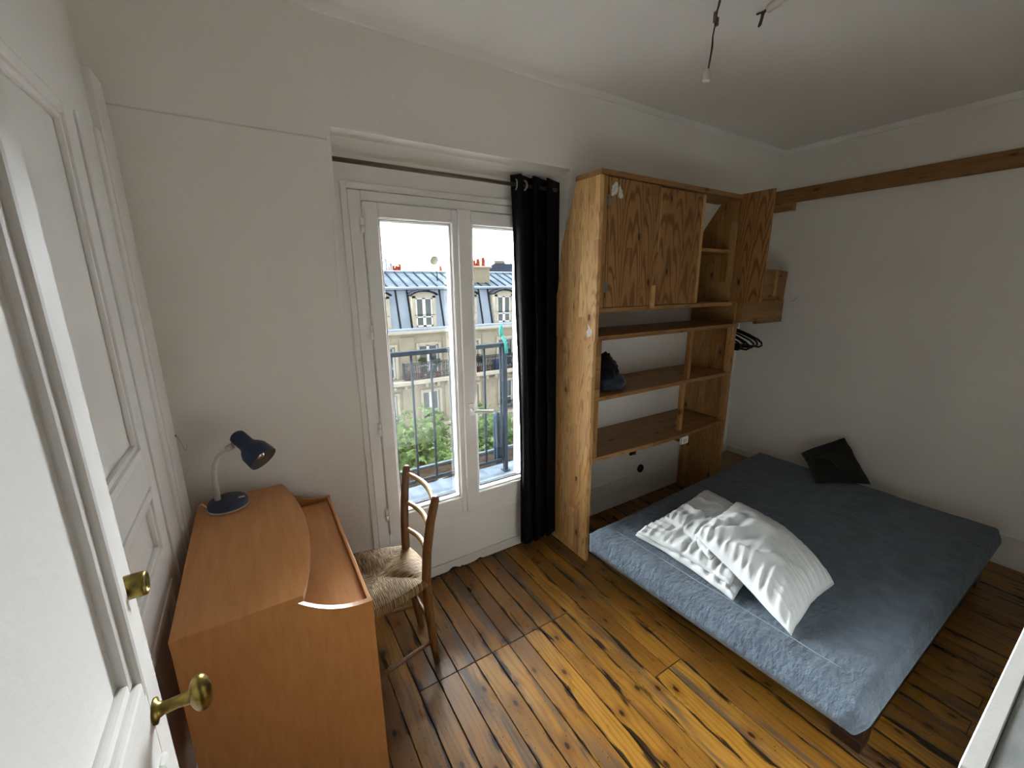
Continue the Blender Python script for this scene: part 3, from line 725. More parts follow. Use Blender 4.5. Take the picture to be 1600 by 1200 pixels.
# lowest shelf bows forward and sags a little
mb = MB()
out = [(CX0 + TH + .001, YW - 0.004), (CX1 - TH - .001, YW - 0.004)]
for i in range(13):
    u = 1 - i / 12; out.append((CX0 + TH + .001 + (CX1 - CX0 - 2 * TH - .002) * u, CY0 + 0.004 - 0.028 * math.sin(math.pi * min(1, u * 1.02)) ** 1.5))
mb.prism(out, 'Z', 0.643, 0.667)
mb.build('shelf', M['pine_x'], bk)
MB().box((CX0 + TH, CY0 + 0.004, 1.0325), (CX0 + TH + 0.042, CY0 + 0.030, 1.3535), 0.001).build('upright', M['pine_x'], bk)
MB().box((CX0 + TH, CY0 + 0.004, 0.6675), (CX0 + TH + 0.038, CY0 + 0.030, 1.0075), 0.001).build('upright', M['pine_z'], bk)
MB().box((2.425, CY0 + 0.02, 1.0325), (2.455, CY0 + 0.046, 1.3535), 0.001).build('upright', M['pine_z'], bk)
MB().box((2.405, CY0 + 0.03, 0.6675), (2.434, CY0 + 0.056, 1.0075), 0.001).build('upright', M['pine_z'], bk)
MB().box((CX1 - TH - 0.03, CY0 + 0.006, 1.0325), (CX1 - TH, CY0 + 0.04, 1.3535), 0.001).build('upright', M['pine_z'], bk)
MB().box((CX1 - TH - 0.026, CY0 + 0.006, 0.6675), (CX1 - TH, CY0 + 0.04, 1.0075), 0.001).build('upright', M['pine_z'], bk)
# rear part of the wide left upright that continues the unit above the top shelf
mb = MB().prism([(CY0 + 0.02, 1.3785), (ycab(1.3785), 1.3785), (ycab(1.53), 1.53), (CY0 + 0.02, 1.53)], 'X', CX1 - TH, CX1)
mb.build('divider', M['pine_y'], bk)
tag(MB().box((2.365, CY0 - 0.026, 0.590), (2.440, CY0 - 0.008, 0.6425), 0.004).build('wall_switch', M['upvc'], base=(2.4, CY0, 0.59)), 'small white plastic switch under the front edge of the lowest shelf', 'switch')
sw = bpy.data.objects['wall_switch']
MB().box((2.385, CY0 - 0.030, 0.603), (2.420, CY0 - 0.0255, 0.628), 0.002).build('rocker', M['lamp_white'], sw)
# bracket that ties the switch to the board edge
MB().box((2.38, CY0 - 0.009, 0.60), (2.43, CY0 + 0.05, 0.6425), 0.001).build('mount', M['pine_y'], sw)

uc = thing('wall_cabinet', 'pine wall cabinet on top of the bookcase, one door hanging open', 'cabinet', (2.2, 1.8, 1.353))
UZ0, UZ1 = 1.53, 2.20
side = [(CY0 - 0.012, 1.3525), (YW - 0.022, 1.3525), (YW - 0.022, 1.51), (1.955, 1.62), (1.93, 1.86), (1.812, UZ1 - 0.022), (CY0 - 0.012, UZ1 - 0.022)]
sp1 = MB().prism(side, 'X', CX0 - 0.004, CX0 - 0.004 + TH).build('side_panel', M['pine_lit'], uc)
sp1['label'] = 'left side panel cut to the slope of the wall'
side2 = [(CY0, UZ0 + 0.001), (ycab(UZ0), UZ0 + 0.001), (ycab(UZ0), 1.86), (1.775, UZ1 - 0.024), (CY0, UZ1 - 0.024)]
UX1 = 2.815
MB().prism(side2, 'X', UX1 - TH, UX1).build('side_panel', M['pine_z'], uc)
MB().box((CX0 - 0.006, CY0 - 0.02, UZ1 - 0.022), (UX1 + 0.004, 1.822, UZ1 + 0.004), 0.002).build('top_board', M['pine_x'], uc)
MB().box((CX0 + TH - 0.003, CY0 - 0.004, UZ0 - 0.024), (UX1 + 0.004, ycab(UZ0), UZ0), 0.002).build('bottom_board', M['pine_x'], uc)
MB().box((CX0 + TH - 0.003, CY0 - 0.010, UZ0 + 0.001), (1.603, CY0 + 0.012, UZ1 - 0.0225), 0.001).build('face_stile', M['pine_z'], uc)
MB().box((2.40, CY0 + 0.012, UZ0 + 0.001), (2.424, CY0 + 0.05, UZ1 - 0.0225), 0.001).build('partition', M['pine_z'], uc)
MB().box((2.425, CY0 + 0.03, 1.852), (UX1 - TH - .001, ycab(1.9) - 0.01, 1.872), 0.001).build('inner_shelf', M['pine_x'], uc)
da = MB().box((1.606, CY0 - 0.014, UZ0 + 0.003), (1.998, CY0 + 0.006, UZ1 - 0.026), 0.002).build('door', M['pine_door'], uc)
db = MB().box((2.002, CY0 - 0.012, UZ0 + 0.005), (2.404, CY0 + 0.008, UZ1 - 0.032), 0.002).build('door', M['pine_door'], uc)
MB().box((1.962, CY0 - 0.026, UZ0 - 0.012), (1.992, CY0 - 0.0145, UZ0 + 0.115), 0.001).build('pull_batten', M['pine_edge'], da)
MB().box((2.0005, CY0 - 0.0155, UZ0 + 0.30), (2.0065, CY0 - 0.0125, UZ1 - 0.034)).build('split_edge', M['pine_edge'], db)
MB().box((2.378, CY0 - 0.0145, UZ0 + 0.006), (2.403, CY0 - 0.0122, UZ1 - 0.034)).build('edge_strip', M['pine_edge'], db)
for z in (2.065, 1.635):
    MB().box((1.594, CY0 - 0.017, z - 0.026), (1.6055, CY0 - 0.0138, z + 0.026), 0.001).box((1.607, CY0 - 0.0165, z - 0.026), (1.622, CY0 - 0.0138, z + 0.026), 0.001).tube([(1.606, CY0 - 0.0165, z - 0.024), (1.606, CY0 - 0.0165, z + 0.024)], 0.003, 6).build('hinge', M['metal'], da)
def sticker(name, pts, y, parent):
    mb = MB(); mb.prism(pts, 'Y', y - 0.0004, y); return mb.build(name, M['paper'], parent)
def pxbox(pts, x0, x1, z0, z1):                        # unit outline scaled into a rectangle
    return [(x0 + (x1 - x0) * a, z0 + (z1 - z0) * b_) for a, b_ in pts]
sticker('torn_sticker', pxbox([(0, 0), (.35, .02), (.5, .12), (.75, .14), (.95, .4), (1, .55), (.86, .96), (.55, 1), (.5, .82), (.38, .95), (.28, .74), (.14, .84), (.2, .66), (.02, .7), (.12, .5), (0, .42)], 1.622, 1.668, 2.085, 2.155), CY0 - 0.0141, da)
sticker('torn_sticker', pxbox([(0, .1), (.4, 0), (.75, .03), (1, .12), (.9, .35), (.8, .4), (.7, .62), (.5, .66), (.45, .8), (.25, .84), (.15, 1), (.05, .7)], 1.672, 1.706, 2.078, 2.146), CY0 - 0.0141, da)
mb = MB(); mb.prism([(1.66, 1.385), (1.69, 1.37), (1.70, 1.40), (1.685, 1.42), (1.69, 1.445), (1.675, 1.43), (1.655, 1.41)], 'X', CX0 - 0.0046, CX0 - 0.0041)
mb.build('torn_sticker', M['paper'], sp1)
# open third door, swung out towards the room
dw = 0.205
mb = MB().box((UX1 - 0.024, CY0 - dw, UZ0 + 0.004), (UX1 - 0.004, CY0 - 0.004, UZ1 + 0.012), 0.002, rot=Matrix.Rotation(math.radians(-10), 3, 'Z'), piv=(UX1, CY0, 1.8))
dc = mb.build('door', M['pine_door'], uc); dc['label'] = 'open door swung out into the room'
for z in (2.05, 1.65):
    MB().box((UX1 - 0.030, CY0 - 0.006, z - 0.025), (UX1 - 0.012, CY0 - 0.0005, z + 0.025), 0.001).build('hinge', M['metal'], dc)

# crate-like box on the right wall, clothes rail under it, hangers
cb = thing('corner_box', 'rough pine box fixed in the corner right of the wall cabinet', 'box', (3.3, 1.7, 1.38))
mb = MB().prism([(CX1 + 0.012, 1.386), (3.515, 1.392), (3.545, 1.735), (3.40, 1.752), (3.0, 1.752), (CX1 + 0.012, 1.752)], 'Y', 1.652, 1.672)
mb.build('front_board', M['pine_x'], cb)
MB().box((CX1 + 0.012, 1.673, 1.388), (3.50, 2.0, 1.406), 0.001).build('bottom_board', M['pine_x'], cb)
MB().box((CX1 + 0.012, 1.673, 1.407), (CX1 + 0.030, 1.98, 1.74), 0.001).build('side_board', M['pine_y'], cb)
MB().box((3.36, 1.640, 1.56), (3.385, 1.6515, 1.75), 0.001).build('batten', M['pine_edge'], cb)
MB().box((3.25, 1.69, 1.352), (XR - 0.0005, 1.715, 1.3875), 0.001).build('bracket', M['pine_y'], cb)
MB().box((CX1 + 0.012, 1.632, 1.386), (3.50, 1.6515, 1.53), 0.001).build('front_rail', M['pine_x'], cb)
ra = thing('clothes_rail', 'steel clothes rail under the corner box', 'rail', (3.25, 1.85, 1.358))
MB().tube([(CX1 + 0.003, 1.85, 1.358), (XR + 0.001, 1.85, 1.358)], 0.011, 12).build('tube', M['metal'], ra)
MB().box((3.10, 1.842, 1.370), (3.13, 1.858, 1.3875)).build('hanging_strap', M['metal'], ra)
def hanger(x, tilt, proto=[None]):
    if proto[0] is None:
        h = thing('clothes_hanger', 'black plastic clothes hanger on the rail behind the bookcase', 'hanger', (x, 1.85, 1.353), 'black hangers bunched on the clothes rail')
        o = Vector(OFF[h.name])
        pts = []
        W2, H = 0.20, -0.085
        top = Vector((0, 0, -0.055))
        for s_ in (1,):
            pts = [top, Vector((0, -0.10, -0.085)), Vector((0, -0.175, -0.115)), Vector((0, -0.202, -0.135)), Vector((0, -0.207, -0.155)), Vector((0, -0.19, -0.168)), Vector((0, 0.0, -0.172)), Vector((0, 0.125, -0.168)), Vector((0, 0.138, -0.155)), Vector((0, 0.133, -0.135)), Vector((0, 0.115, -0.115)), Vector((0, 0.06, -0.085)), top]
        MB().tube([o + p for p in pts], 0.0075, 8).build('frame', M['black'], h)
        hk = [Vector((0, 0, -0.055)), Vector((0, 0, -0.02)), Vector((0, 0.012, -0.006)), Vector((0, 0.017, 0.010)), Vector((0, 0.010, 0.022)), Vector((0, -0.004, 0.025)), Vector((0, -0.015, 0.016))]
        MB().tube([o + p for p in hk], 0.0032, 8).build('hook', M['metal'], h)
        proto[0] = h
    else:
        src = proto[0]; h = src.copy(); COL.objects.link(h)
        for c_ in src.children:
            d_ = c_.copy(); COL.objects.link(d_); d_.parent = h
    h.location = (x, 1.85, 1.353); h.rotation_euler = (tilt[0], tilt[1], tilt[2])
for x, tl in ((2.99, (0.02, 0.05, 0.10)), (3.05, (-0.06, 0.0, -0.12)), (3.115, (0.10, 0.0, 0.15)), (3.165, (0.02, -0.04, 0.02)), (3.22, (-0.03, 0.0, -0.06)), (3.285, (0.05, 0.03, 0.10))):
    hanger(x, tl)

# bag on the middle shelf
bg_ = thing('cloth_bag', 'crumpled dark cloth bag at the left end of the middle shelf', 'bag', (1.78, 1.78, 1.033))
def blob(c, r, seed, rough=0.25, n=28, zmin=None):
    mb = MB(); bmesh.ops.create_icosphere(mb.bm, subdivisions=4, radius=1.0)
    for v in mb.bm.verts:
        d = v.co.normalized(); q = d * (1 + rough * fbm(d * 1.6 + Vector((seed, 0, 0)), 4) + 0.08 * abs(fbm(d * 5 + Vector((seed, 3, 0)), 3)))
        v.co = Vector((c[0] + q.x * r[0], c[1] + q.y * r[1], c[2] + q.z * r[2]))
        if zmin is not None and v.co.z < zmin: v.co.z = zmin + 0.02 * (v.co.z - zmin)
    return mb
blob((1.775, 1.79, 1.155), (0.085, 0.09, 0.085), 3, 0.35).build('top_bundle', M['bag'], bg_, smooth=True)
blob((1.80, 1.78, 1.078), (0.108, 0.105, 0.062), 8, 0.25, zmin=1.0335).build('body', M['bag2'], bg_, smooth=True)

# ------------------------------------------------------------------ bed: base, mattress, board
BX0, BX1, BY0, BY1 = 1.44, 3.385, 0.285, 1.545
bb = thing('bed_base', 'low dark wooden bed base under the grey mattress', 'bed', (2.4, 0.95, 0))
ix0, ix1, iy0, iy1 = BX0 + 0.21, BX1 - 0.08, BY0 + 0.02, BY1 - 0.06
for a, b_ in (((ix0, iy0, 0.05), (ix1, iy0 + 0.03, 0.185)), ((ix0, iy1 - 0.03, 0.05), (ix1, iy1, 0.185))):
    MB().box(a, b_, 0.003).build('side_rail', M['bedwood'], bb)
for a, b_ in (((ix0, iy0 + 0.031, 0.05), (ix0 + 0.03, iy1 - 0.031, 0.185)), ((ix1 - 0.03, iy0 + 0.031, 0.05), (ix1, iy1 - 0.031, 0.185))):
    MB().box(a, b_, 0.003).build('end_rail', M['bedwood'], bb)
for x in (ix0 + 0.045, ix1 - 0.045):
    for y in (iy0 + 0.045, iy1 - 0.045):
        MB().box((x - 0.045, y - 0.045, 0.0), (x + 0.045, y + 0.045, 0.0495), 0.003).build('leg', M['bedwood'], bb)
n_s = 14
for i in range(n_s):
    x = ix0 + 0.05 + (ix1 - ix0 - 0.16) * i / (n_s - 1)
    MB().box((x, iy0 + 0.005, 0.186), (x + 0.07, iy1 - 0.005, 0.198), 0.001).build('slat', M['pine_y'], bb)

mt = thing('mattress', 'thin blue-grey futon mattress on the low bed base', 'mattress', (2.4, 0.92, 0.2))
ZB, ZT, RR = 0.199, 0.325, 0.05
def warp_bed(p):
    # left edge runs slightly askew, corners soft
    u = (p.x - BX0) / (BX1 - BX0); v = (p.y - BY0) / (BY1 - BY0)
    p = p.copy()
    p.x += (1 - u) * (0.045 * (1 - v) - 0.02 * v)
    p.y += (u - 0.35) * v * 0.10
    return p
def mat_surf(u, v):
    """closed cross-section: v runs around (top and sides), u along X"""
    return None
mb = MB()
NX, NY, NS = 110, 76, 10
def superell(x, y):
    return x, y
def top_pt(i, j):
    # parameter grid over the full wrap: central plateau plus rolled sides
    def axis(k, n, a, b_):
        s_ = k / n
        return s_
    return None
# build as a dense subdivided box pushed to a rounded slab
def slab(x0, x1, y0, y1, z0, z1, r, nx, ny, f):
    b = bmesh.new()
    import itertools
    xs = [x0 + (x1 - x0) * i / nx for i in range(nx + 1)]; ys = [y0 + (y1 - y0) * j / ny for j in range(ny + 1)]
    nz = 6; zs = [z0 + (z1 - z0) * k_ / nz for k_ in range(nz + 1)]
    V = {}
    def vert(i, j, k_):
        key = (i, j, k_)
        if key not in V:
            p = Vector((xs[i], ys[j], zs[k_]))
            # round the edges: pull towards the inner box
            rz = min(r, (z1 - z0) / 2 * 0.98); rxy = r * 1.6
            q = Vector((min(max(p.x, x0 + rxy), x1 - rxy), min(max(p.y, y0 + rxy), y1 - rxy), 0))
            d = Vector((p.x - q.x, p.y - q.y, 0))
            if d.length > 1e-6:
                lim = rxy / max(abs(d.x), abs(d.y)) * max(abs(d.x), abs(d.y))
                m = max(abs(d.x), abs(d.y)); p.x = q.x + d.x / d.length * m; p.y = q.y + d.y / d.length * m
            e = min(p.x - x0, x1 - p.x, p.y - y0, y1 - p.y)
            zc = (z0 + z1) / 2; h = (p.z - zc) / ((z1 - z0) / 2)
            V[key] = b.verts.new(f(p, e, h))
        return V[key]
    def quad(a, b2, c_, d_):
        fc = b.faces.new((a, b2, c_, d_)); fc.smooth = True
    for i in range(nx):
        for j in range(ny):
            quad(vert(i, j, nz), vert(i + 1, j, nz), vert(i + 1, j + 1, nz), vert(i, j + 1, nz))
            quad(vert(i, j, 0), vert(i, j + 1, 0), vert(i + 1, j + 1, 0), vert(i + 1, j, 0))
    for k_ in range(nz):
        for i in range(nx):
            quad(vert(i, 0, k_), vert(i + 1, 0, k_), vert(i + 1, 0, k_ + 1), vert(i, 0, k_ + 1))
            quad(vert(i, ny, k_), vert(i, ny, k_ + 1), vert(i + 1, ny, k_ + 1), vert(i + 1, ny, k_))
        for j in range(ny):
            quad(vert(0, j, k_), vert(0, j, k_ + 1), vert(0, j + 1, k_ + 1), vert(0, j + 1, k_))
            quad(vert(nx, j, k_), vert(nx, j + 1, k_), vert(nx, j + 1, k_ + 1), vert(nx, j, k_ + 1))
    return b
def matt_f(p, e, h):
    rz = 0.048
    s_ = min(1.0, e / rz)
    top = ZT - rz * (1 - math.sqrt(max(0, 1 - (1 - s_) ** 2)))
    bot = ZB + 0.030 * (1 - math.sqrt(max(0, 1 - (1 - s_) ** 2)))
    zc = bot + (top - bot) * (h + 1) / 2
    bul = 0.012 * (1 - h * h) if e < 0.004 else 0
    q = Vector((p.x, p.y, zc))
    if e < 0.004:
        cx, cy2 = (BX0 + BX1) / 2, (BY0 + BY1) / 2
        q.x += bul * (1 if p.x > cx else -1) * (1 if min(p.x - BX0, BX1 - p.x) < 0.004 else 0)
        q.y += bul * (1 if p.y > cy2 else -1) * (1 if min(p.y - BY0, BY1 - p.y) < 0.004 else 0)
    if h > 0:
        q.z += h * (0.006 * fbm((p.x * 2.2, p.y * 2.2, 0), 3) + 0.0028 * fbm((p.x * 16, p.y * 9, 2), 3))
        g_ = abs(p.x - BX0 - 0.14)
        q.z -= h * 0.004 * math.exp(-(g_ / 0.012) ** 2)
    else:
        q.z = max(q.z, ZB)
    return warp_bed(q)
b = slab(BX0, BX1, BY0, BY1, ZB, ZT, 0.035, 130, 90, matt_f)
mb = MB(); mb.bm.free(); mb.bm = b
mb.build('cover', M['mattress'], mt, smooth=True)
pts = []
for i in range(41):
    y = BY0 + 0.10 + (BY1 - BY0 - 0.2) * i / 40
    q = matt_f(Vector((BX0 + 0.14, y, ZT)), 0.1, 1.0); pts.append((q.x, q.y, q.z + 0.0012))
MB().tube(pts, 0.0018, 6).build('seam', M['piping'], mt)
def bed_z(x, y):
    return ZT + 0.006 * fbm((x * 2.2, y * 2.2, 0), 3)
pf = thing('low_platform', 'low beige plywood platform in the corner between bookcase and right wall', 'platform', (3.3, 1.8, 0))
MB().box((2.99, 1.64, 0.124), (XR - 0.022, 1.995, 0.142), 0.002).build('top', M['board'], pf)
MB().box((2.99, 1.65, 0.0), (3.01, 1.99, 0.1235), 0.001).build('side', M['board'], pf)
MB().box((3.011, 1.65, 0.0), (XR - 0.024, 1.668, 0.1235), 0.001).build('front', M['board'], pf)

# ------------------------------------------------------------------ soft things
def pad(corners, thick, seed, nu=70, nv=60, edge_p=2.6, wr=0.012, folds=0.0, zbase=None, sag=0.0):
    """stuffed cloth quad: corners a,b,c,d (a-b is v=0 edge); returns MB. Puckers run in from the seams."""
    A, B, C_, D = [Vector(c_) for c_ in corners]
    def mid(u, v): return (A * (1 - u) + B * u) * (1 - v) + (D * (1 - u) + C_ * u) * v
    mb = MB()
    rows = {0: {}, 1: {}}
    def prof(t_): return max(0.0, 1 - abs(2 * t_ - 1) ** edge_p)
    for side in (0, 1):
        for i in range(nu + 1):
            for j in range(nv + 1):
                u, v = i / nu, j / nv
                bd = i in (0, nu) or j in (0, nv)
                if side == 1 and bd: rows[1][i, j] = rows[0][i, j]; continue
                # pull edges in slightly between the corners
                uu = u + 0.020 * (0.5 - u) * math.sin(math.pi * v) * 2; vv = v + 0.020 * (0.5 - v) * math.sin(math.pi * u) * 2
                p = mid(uu, vv)
                h = (prof(u) * prof(v)) ** 0.55
                e = min(u, 1 - u, v, 1 - v)
                su = v if min(u, 1 - u) < min(v, 1 - v) else u
                pk = math.exp(-e * 11) * (1 - math.exp(-e * 90))
                wrinkle = wr * pk * (abs(fbm((su * 26 + seed, seed * 1.7, e * 2), 3)) * 2 - 0.4)
                big = 0.30 * fbm((u * 2.3 + seed, v * 2.3, seed), 3)
                cr_ = folds * (0.5 - abs(fbm((u * 3.1 + 0.9 * fbm((u * 2, v * 2, seed + 5), 2), v * 4.2 + seed, 7), 3))) ** 1 * h
                q = p.copy()
                if side == 0:
                    q.z += thick * h * (1 + big) + wrinkle + cr_
                else:
                    q.z -= 0.18 * thick * h
                q.z -= sag * (1 - h)
                q += Vector((fbm((u * 6, v * 6, seed), 2), fbm((u * 6, v * 6, seed + 9), 2), 0)) * 0.006
                if zbase is not None: q.z = max(q.z, zbase(q.x, q.y) + (0.002 if side else 0.006 + 0.5 * wr * pk))
                rows[side][i, j] = mb.bm.verts.new(q)
    for side in (0, 1):
        R_ = rows[side]
        for i in range(nu):
            for j in range(nv):
                vs = (R_[i, j], R_[i + 1, j], R_[i + 1, j + 1], R_[i, j + 1])
                f = mb.bm.faces.new(vs if side == 0 else vs[::-1]); f.smooth = True
    return mb
zb = lambda x, y: 0.331
def soft_quad(corners, thick, seed, n=84, pow_=2.4, puckers=((0, 1.0), (1, 1.0), (2, 1.0), (3, 1.0)), pk_amp=0.010, creases=(), lump=0.25, floor=None, bow=0.03, quilt=0.0, bulge=0.0, ex=0.5):
    """stuffed cotton quad. Corners a b c d; edges 0:a-b 1:b-c 2:c-d 3:d-a. Seam puckers run in from the edges,
    creases are explicit folds (u0,v0,u1,v1,width,height) like the ones pulled towards a corner."""
    A, B, C_, D = [Vector(c_) for c_ in corners]
    pd = dict(puckers)
    mb = MB(); rows = [{}, {}]
    for side in (0, 1):
        for i in range(n + 1):
            for j in range(n + 1):
                if side and (i in (0, n) or j in (0, n)): rows[1][i, j] = rows[0][i, j]; continue
                u, v = i / n, j / n
                su_, sv_ = math.sin(math.pi * u), math.sin(math.pi * v)
                uu = u + bow * (0.5 - u) * 2 * sv_; vv = v + bow * (0.5 - v) * 2 * su_
                uu -= bulge * (1 - u) ** 2 * sv_ * (0.4 + 0.6 * v)
                p = (A * (1 - uu) + B * uu) * (1 - vv) + (D * (1 - uu) + C_ * uu) * vv
                h = (max(0, 1 - abs(2 * u - 1) ** pow_) * max(0, 1 - abs(2 * v - 1) ** pow_)) ** ex
                z = thick * h * (1 + lump * fbm((u * 2.1 + seed, v * 2.1 + seed * 2, seed), 2))
                for e_, dist, along in ((0, v, u), (1, 1 - u, v), (2, 1 - v, u), (3, u, v)):
                    a_ = pd.get(e_, 0)
                    if a_:
                        reach = 0.10 + 0.10 * (0.5 + fbm((along * 5, seed, e_ * 3.1), 2))
                        w_ = math.exp(-(dist / reach) ** 1.3) * min(1, dist * 22)
                        fr_ = math.sin(along * (58 + 9 * e_) + 3.5 * fbm((along * 6, seed + e_, 0), 2) + dist * 9)
                        z += pk_amp * a_ * w_ * max(-0.4, fr_) * (0.6 + 0.9 * abs(fbm((along * 9, e_ * 7.7, seed), 2)))
                for (u0, v0, u1, v1, wd, ht) in creases:
                    du, dv_ = u1 - u0, v1 - v0; L2 = du * du + dv_ * dv_
                    t_ = max(0, min(1, ((u - u0) * du + (v - v0) * dv_) / L2))
                    bend = 0.04 * math.sin(t_ * 5 + seed)
                    dd = ((u - u0 - t_ * du) * dv_ - (v - v0 - t_ * dv_) * du) / math.sqrt(L2) + bend * math.sin(math.pi * t_)
                    ee = math.hypot(u - u0 - t_ * du, v - v0 - t_ * dv_)
                    prof_ = math.exp(-(dd / wd) ** 2) - 0.55 * math.exp(-((dd - 1.7 * wd) / (1.2 * wd)) ** 2)
                    z += ht * prof_ * math.sin(math.pi * min(1, t_ * 0.9 + 0.08)) * (1 if ee < 3 * wd + abs(dd) else 0) * min(1, h * 3)
                if quilt:
                    for q_ in (0.25, 0.5, 0.75): z -= quilt * math.exp(-((u - q_) / 0.025) ** 2) * h
                z += 0.0022 * fbm((u * 11 + seed, v * 11, 4), 3) * min(1, h * 4)
                q = p.copy()
                q.z += z if side == 0 else -0.22 * thick * h
                q.x += 0.005 * fbm((u * 5, v * 5, seed + 3), 2); q.y += 0.005 * fbm((u * 5, v * 5, seed + 8), 2)
                if floor is not None:
                    fz = floor(q.x, q.y) + (0.0 if side else 0.004)
                    if q.z < fz: q.z = fz
                rows[side][i, j] = mb.bm.verts.new(q)
    for side in (0, 1):
        R_ = rows[side]
        for i in range(n):
            for j in range(n):
                vs = (R_[i, j], R_[i + 1, j], R_[i + 1, j + 1], R_[i, j + 1])
                f = mb.bm.faces.new(vs if side == 0 else vs[::-1]); f.smooth = True
    return mb
zb = lambda x, y: 0.3325
dv = thing('folded_duvet', 'white folded duvet lying crumpled under the white pillow on the bed', 'duvet', (1.95, 1.08, 0.33))
ALL = ((0, 1.0), (1, 1.0), (2, 0.8), (3, 1.0))
soft_quad([(1.605, 1.325, 0.340), (1.585, 0.77, 0.340), (2.14, 0.86, 0.340), (2.27, 1.36, 0.340)], 0.054, 1.3, puckers=ALL, pk_amp=0.013, quilt=0.012, ex=0.30, floor=zb,
          creases=((0.1, 0.05, 0.7, 0.5, 0.04, 0.014), (0.5, 0.02, 0.9, 0.4, 0.035, 0.012))).build('lower_fold', M['duvet'], dv, smooth=True)
soft_quad([(1.585, 1.30, 0.374), (1.625, 0.81, 0.371), (2.14, 0.88, 0.385), (2.23, 1.35, 0.385)], 0.056, 4.1, puckers=ALL, pk_amp=0.014, quilt=0.012, ex=0.30, floor=lambda x, y: 0.366,
          creases=((0.15, 0.04, 0.6, 0.45, 0.035, 0.016), (0.42, 0.02, 0.75, 0.35, 0.03, 0.014), (0.7, 0.02, 0.9, 0.3, 0.03, 0.012))).build('middle_fold', M['duvet'], dv, smooth=True)
soft_quad([(1.765, 1.27, 0.412), (1.655, 0.93, 0.412), (2.14, 0.92, 0.43), (2.215, 1.32, 0.425)], 0.062, 7.7, puckers=((0, 1.2), (1, .8), (3, .5)), pk_amp=0.013, ex=0.34, floor=lambda x, y: 0.405,
          creases=((0.02, 0.3, 0.5, 0.35, 0.04, 0.018), (0.3, 0.02, 0.5, 0.6, 0.04, 0.016), (0.05, 0.6, 0.4, 0.7, 0.03, 0.012))).build('upper_fold', M['duvet'], dv, smooth=True)
pw = thing('pillow', 'plump white pillow tilted on the folded duvet, one corner hanging towards the bed edge', 'pillow', (1.95, 0.82, 0.33))
soft_quad([(2.15, 1.10, 0.475), (1.675, 1.035, 0.478), (1.600, 0.550, 0.3365), (2.07, 0.588, 0.3365)], 0.115, 2.2, n=110, pow_=2.0, puckers=((1, 1.2), (2, 0.7), (0, 0.5), (3, 0.25)), pk_amp=0.012, lump=0.2, bow=0.03, bulge=0.17, ex=0.42, floor=zb,
          creases=((0.98, 0.04, 0.45, 0.45, 0.045, 0.026), (0.85, 0.03, 0.35, 0.28, 0.04, 0.020), (0.97, 0.30, 0.55, 0.75, 0.04, 0.018), (0.6, 0.05, 0.3, 0.6, 0.06, 0.014))).build('cover', M['duvet'], pw, smooth=True)

# dark cushion against the right wall
cs = thing('cushion', 'black square cushion leaning against the right wall on the mattress', 'cushion', (3.35, 1.1, 0.33))
soft_quad([(3.43, 1.325, 0.390), (3.075, 1.075, 0.345), (3.40, 0.878, 0.330), (3.545, 1.115, 0.560)], 0.060, 5.0, n=60, pow_=2.2, puckers=((1, .8),), pk_amp=0.003, bow=0.02, lump=0.2,
          creases=((0.35, 0.06, 0.97, 0.55, 0.05, 0.014),)).build('cover', M['cushion'], cs, smooth=True)

# ------------------------------------------------------------------ desk
DXL, DXR, DY0, DY1 = -0.272, 0.212, 1.172, 1.972
dk = thing('desk', 'cherry laminate desk with a curved raised top against the left wall', 'desk', (-0.03, 1.57, 0))
def curve_x(y):
    t_ = (y - DY0) / (DY1 - DY0)
    return 0.028 + 0.056 * (1 - abs(2 * t_ - 1.0) ** 2.0)
top = [(DXL, DY0 - 0.004), ] + [(curve_x(DY0 + (DY1 - DY0) * i / 24), DY0 - 0.004 + (DY1 + 0.008 - DY0) * i / 24) for i in range(25)] + [(DXL, DY1 + 0.004)]
mb = MB().prism(top, 'Z', 0.781, 0.800); mb.build('raised_top', M['desk'], dk)
eb = MB()
for i in range(24):
    a, b_ = top[1 + i], top[2 + i]
    eb.face([(a[0] + .0007, a[1], 0.7812), (b_[0] + .0007, b_[1], 0.7812), (b_[0] + .0007, b_[1], 0.7992), (a[0] + .0007, a[1], 0.7992)])
eb.build('edge_band', M['desk_edge'], dk)
MB().box((DXL + 0.02, DY0 + 0.0185, 0.660), (DXR - 0.012, DY1 - 0.0185, 0.678), 0.001).build('worktop', M['desk'], dk)
MB().box((DXR - 0.0115, DY0 + 0.0185, 0.655), (DXR, DY1 - 0.0185, 0.692), 0.002).build('front_lip', M['desk'], dk)
def side_prof():
    pr = [(DXL, 0.0), (DXR + 0.002, 0.0), (DXR + 0.002, 0.694)]
    for i in range(15):
        s_ = i / 14
        x = DXR + 0.002 - (DXR - 0.010) * s_
        pr.append((x, 0.694 + 0.083 * s_ ** 2.3))
    pr += [(DXL, 0.7805)]
    return pr
for y0, y1 in ((DY0, DY0 + 0.018), (DY1 - 0.018, DY1)):
    sd = MB().prism(side_prof(), 'Y', y0, y1).build('side_panel', M['desk_panel'], dk)
    eb = MB(); pr = side_prof()[2:17]
    for a, b_ in zip(pr, pr[1:]): eb.face([(a[0], y0, a[1] + .0006), (b_[0], y0, b_[1] + .0006), (b_[0], y1, b_[1] + .0006), (a[0], y1, a[1] + .0006)])
    eb.build('edge_band', M['desk_edge'], sd)
MB().box((DXL + 0.004, DY0 + 0.0185, 0.30), (DXL + 0.019, DY1 - 0.0185, 0.7805), 0.001).build('back_panel', M['desk_panel'], dk)

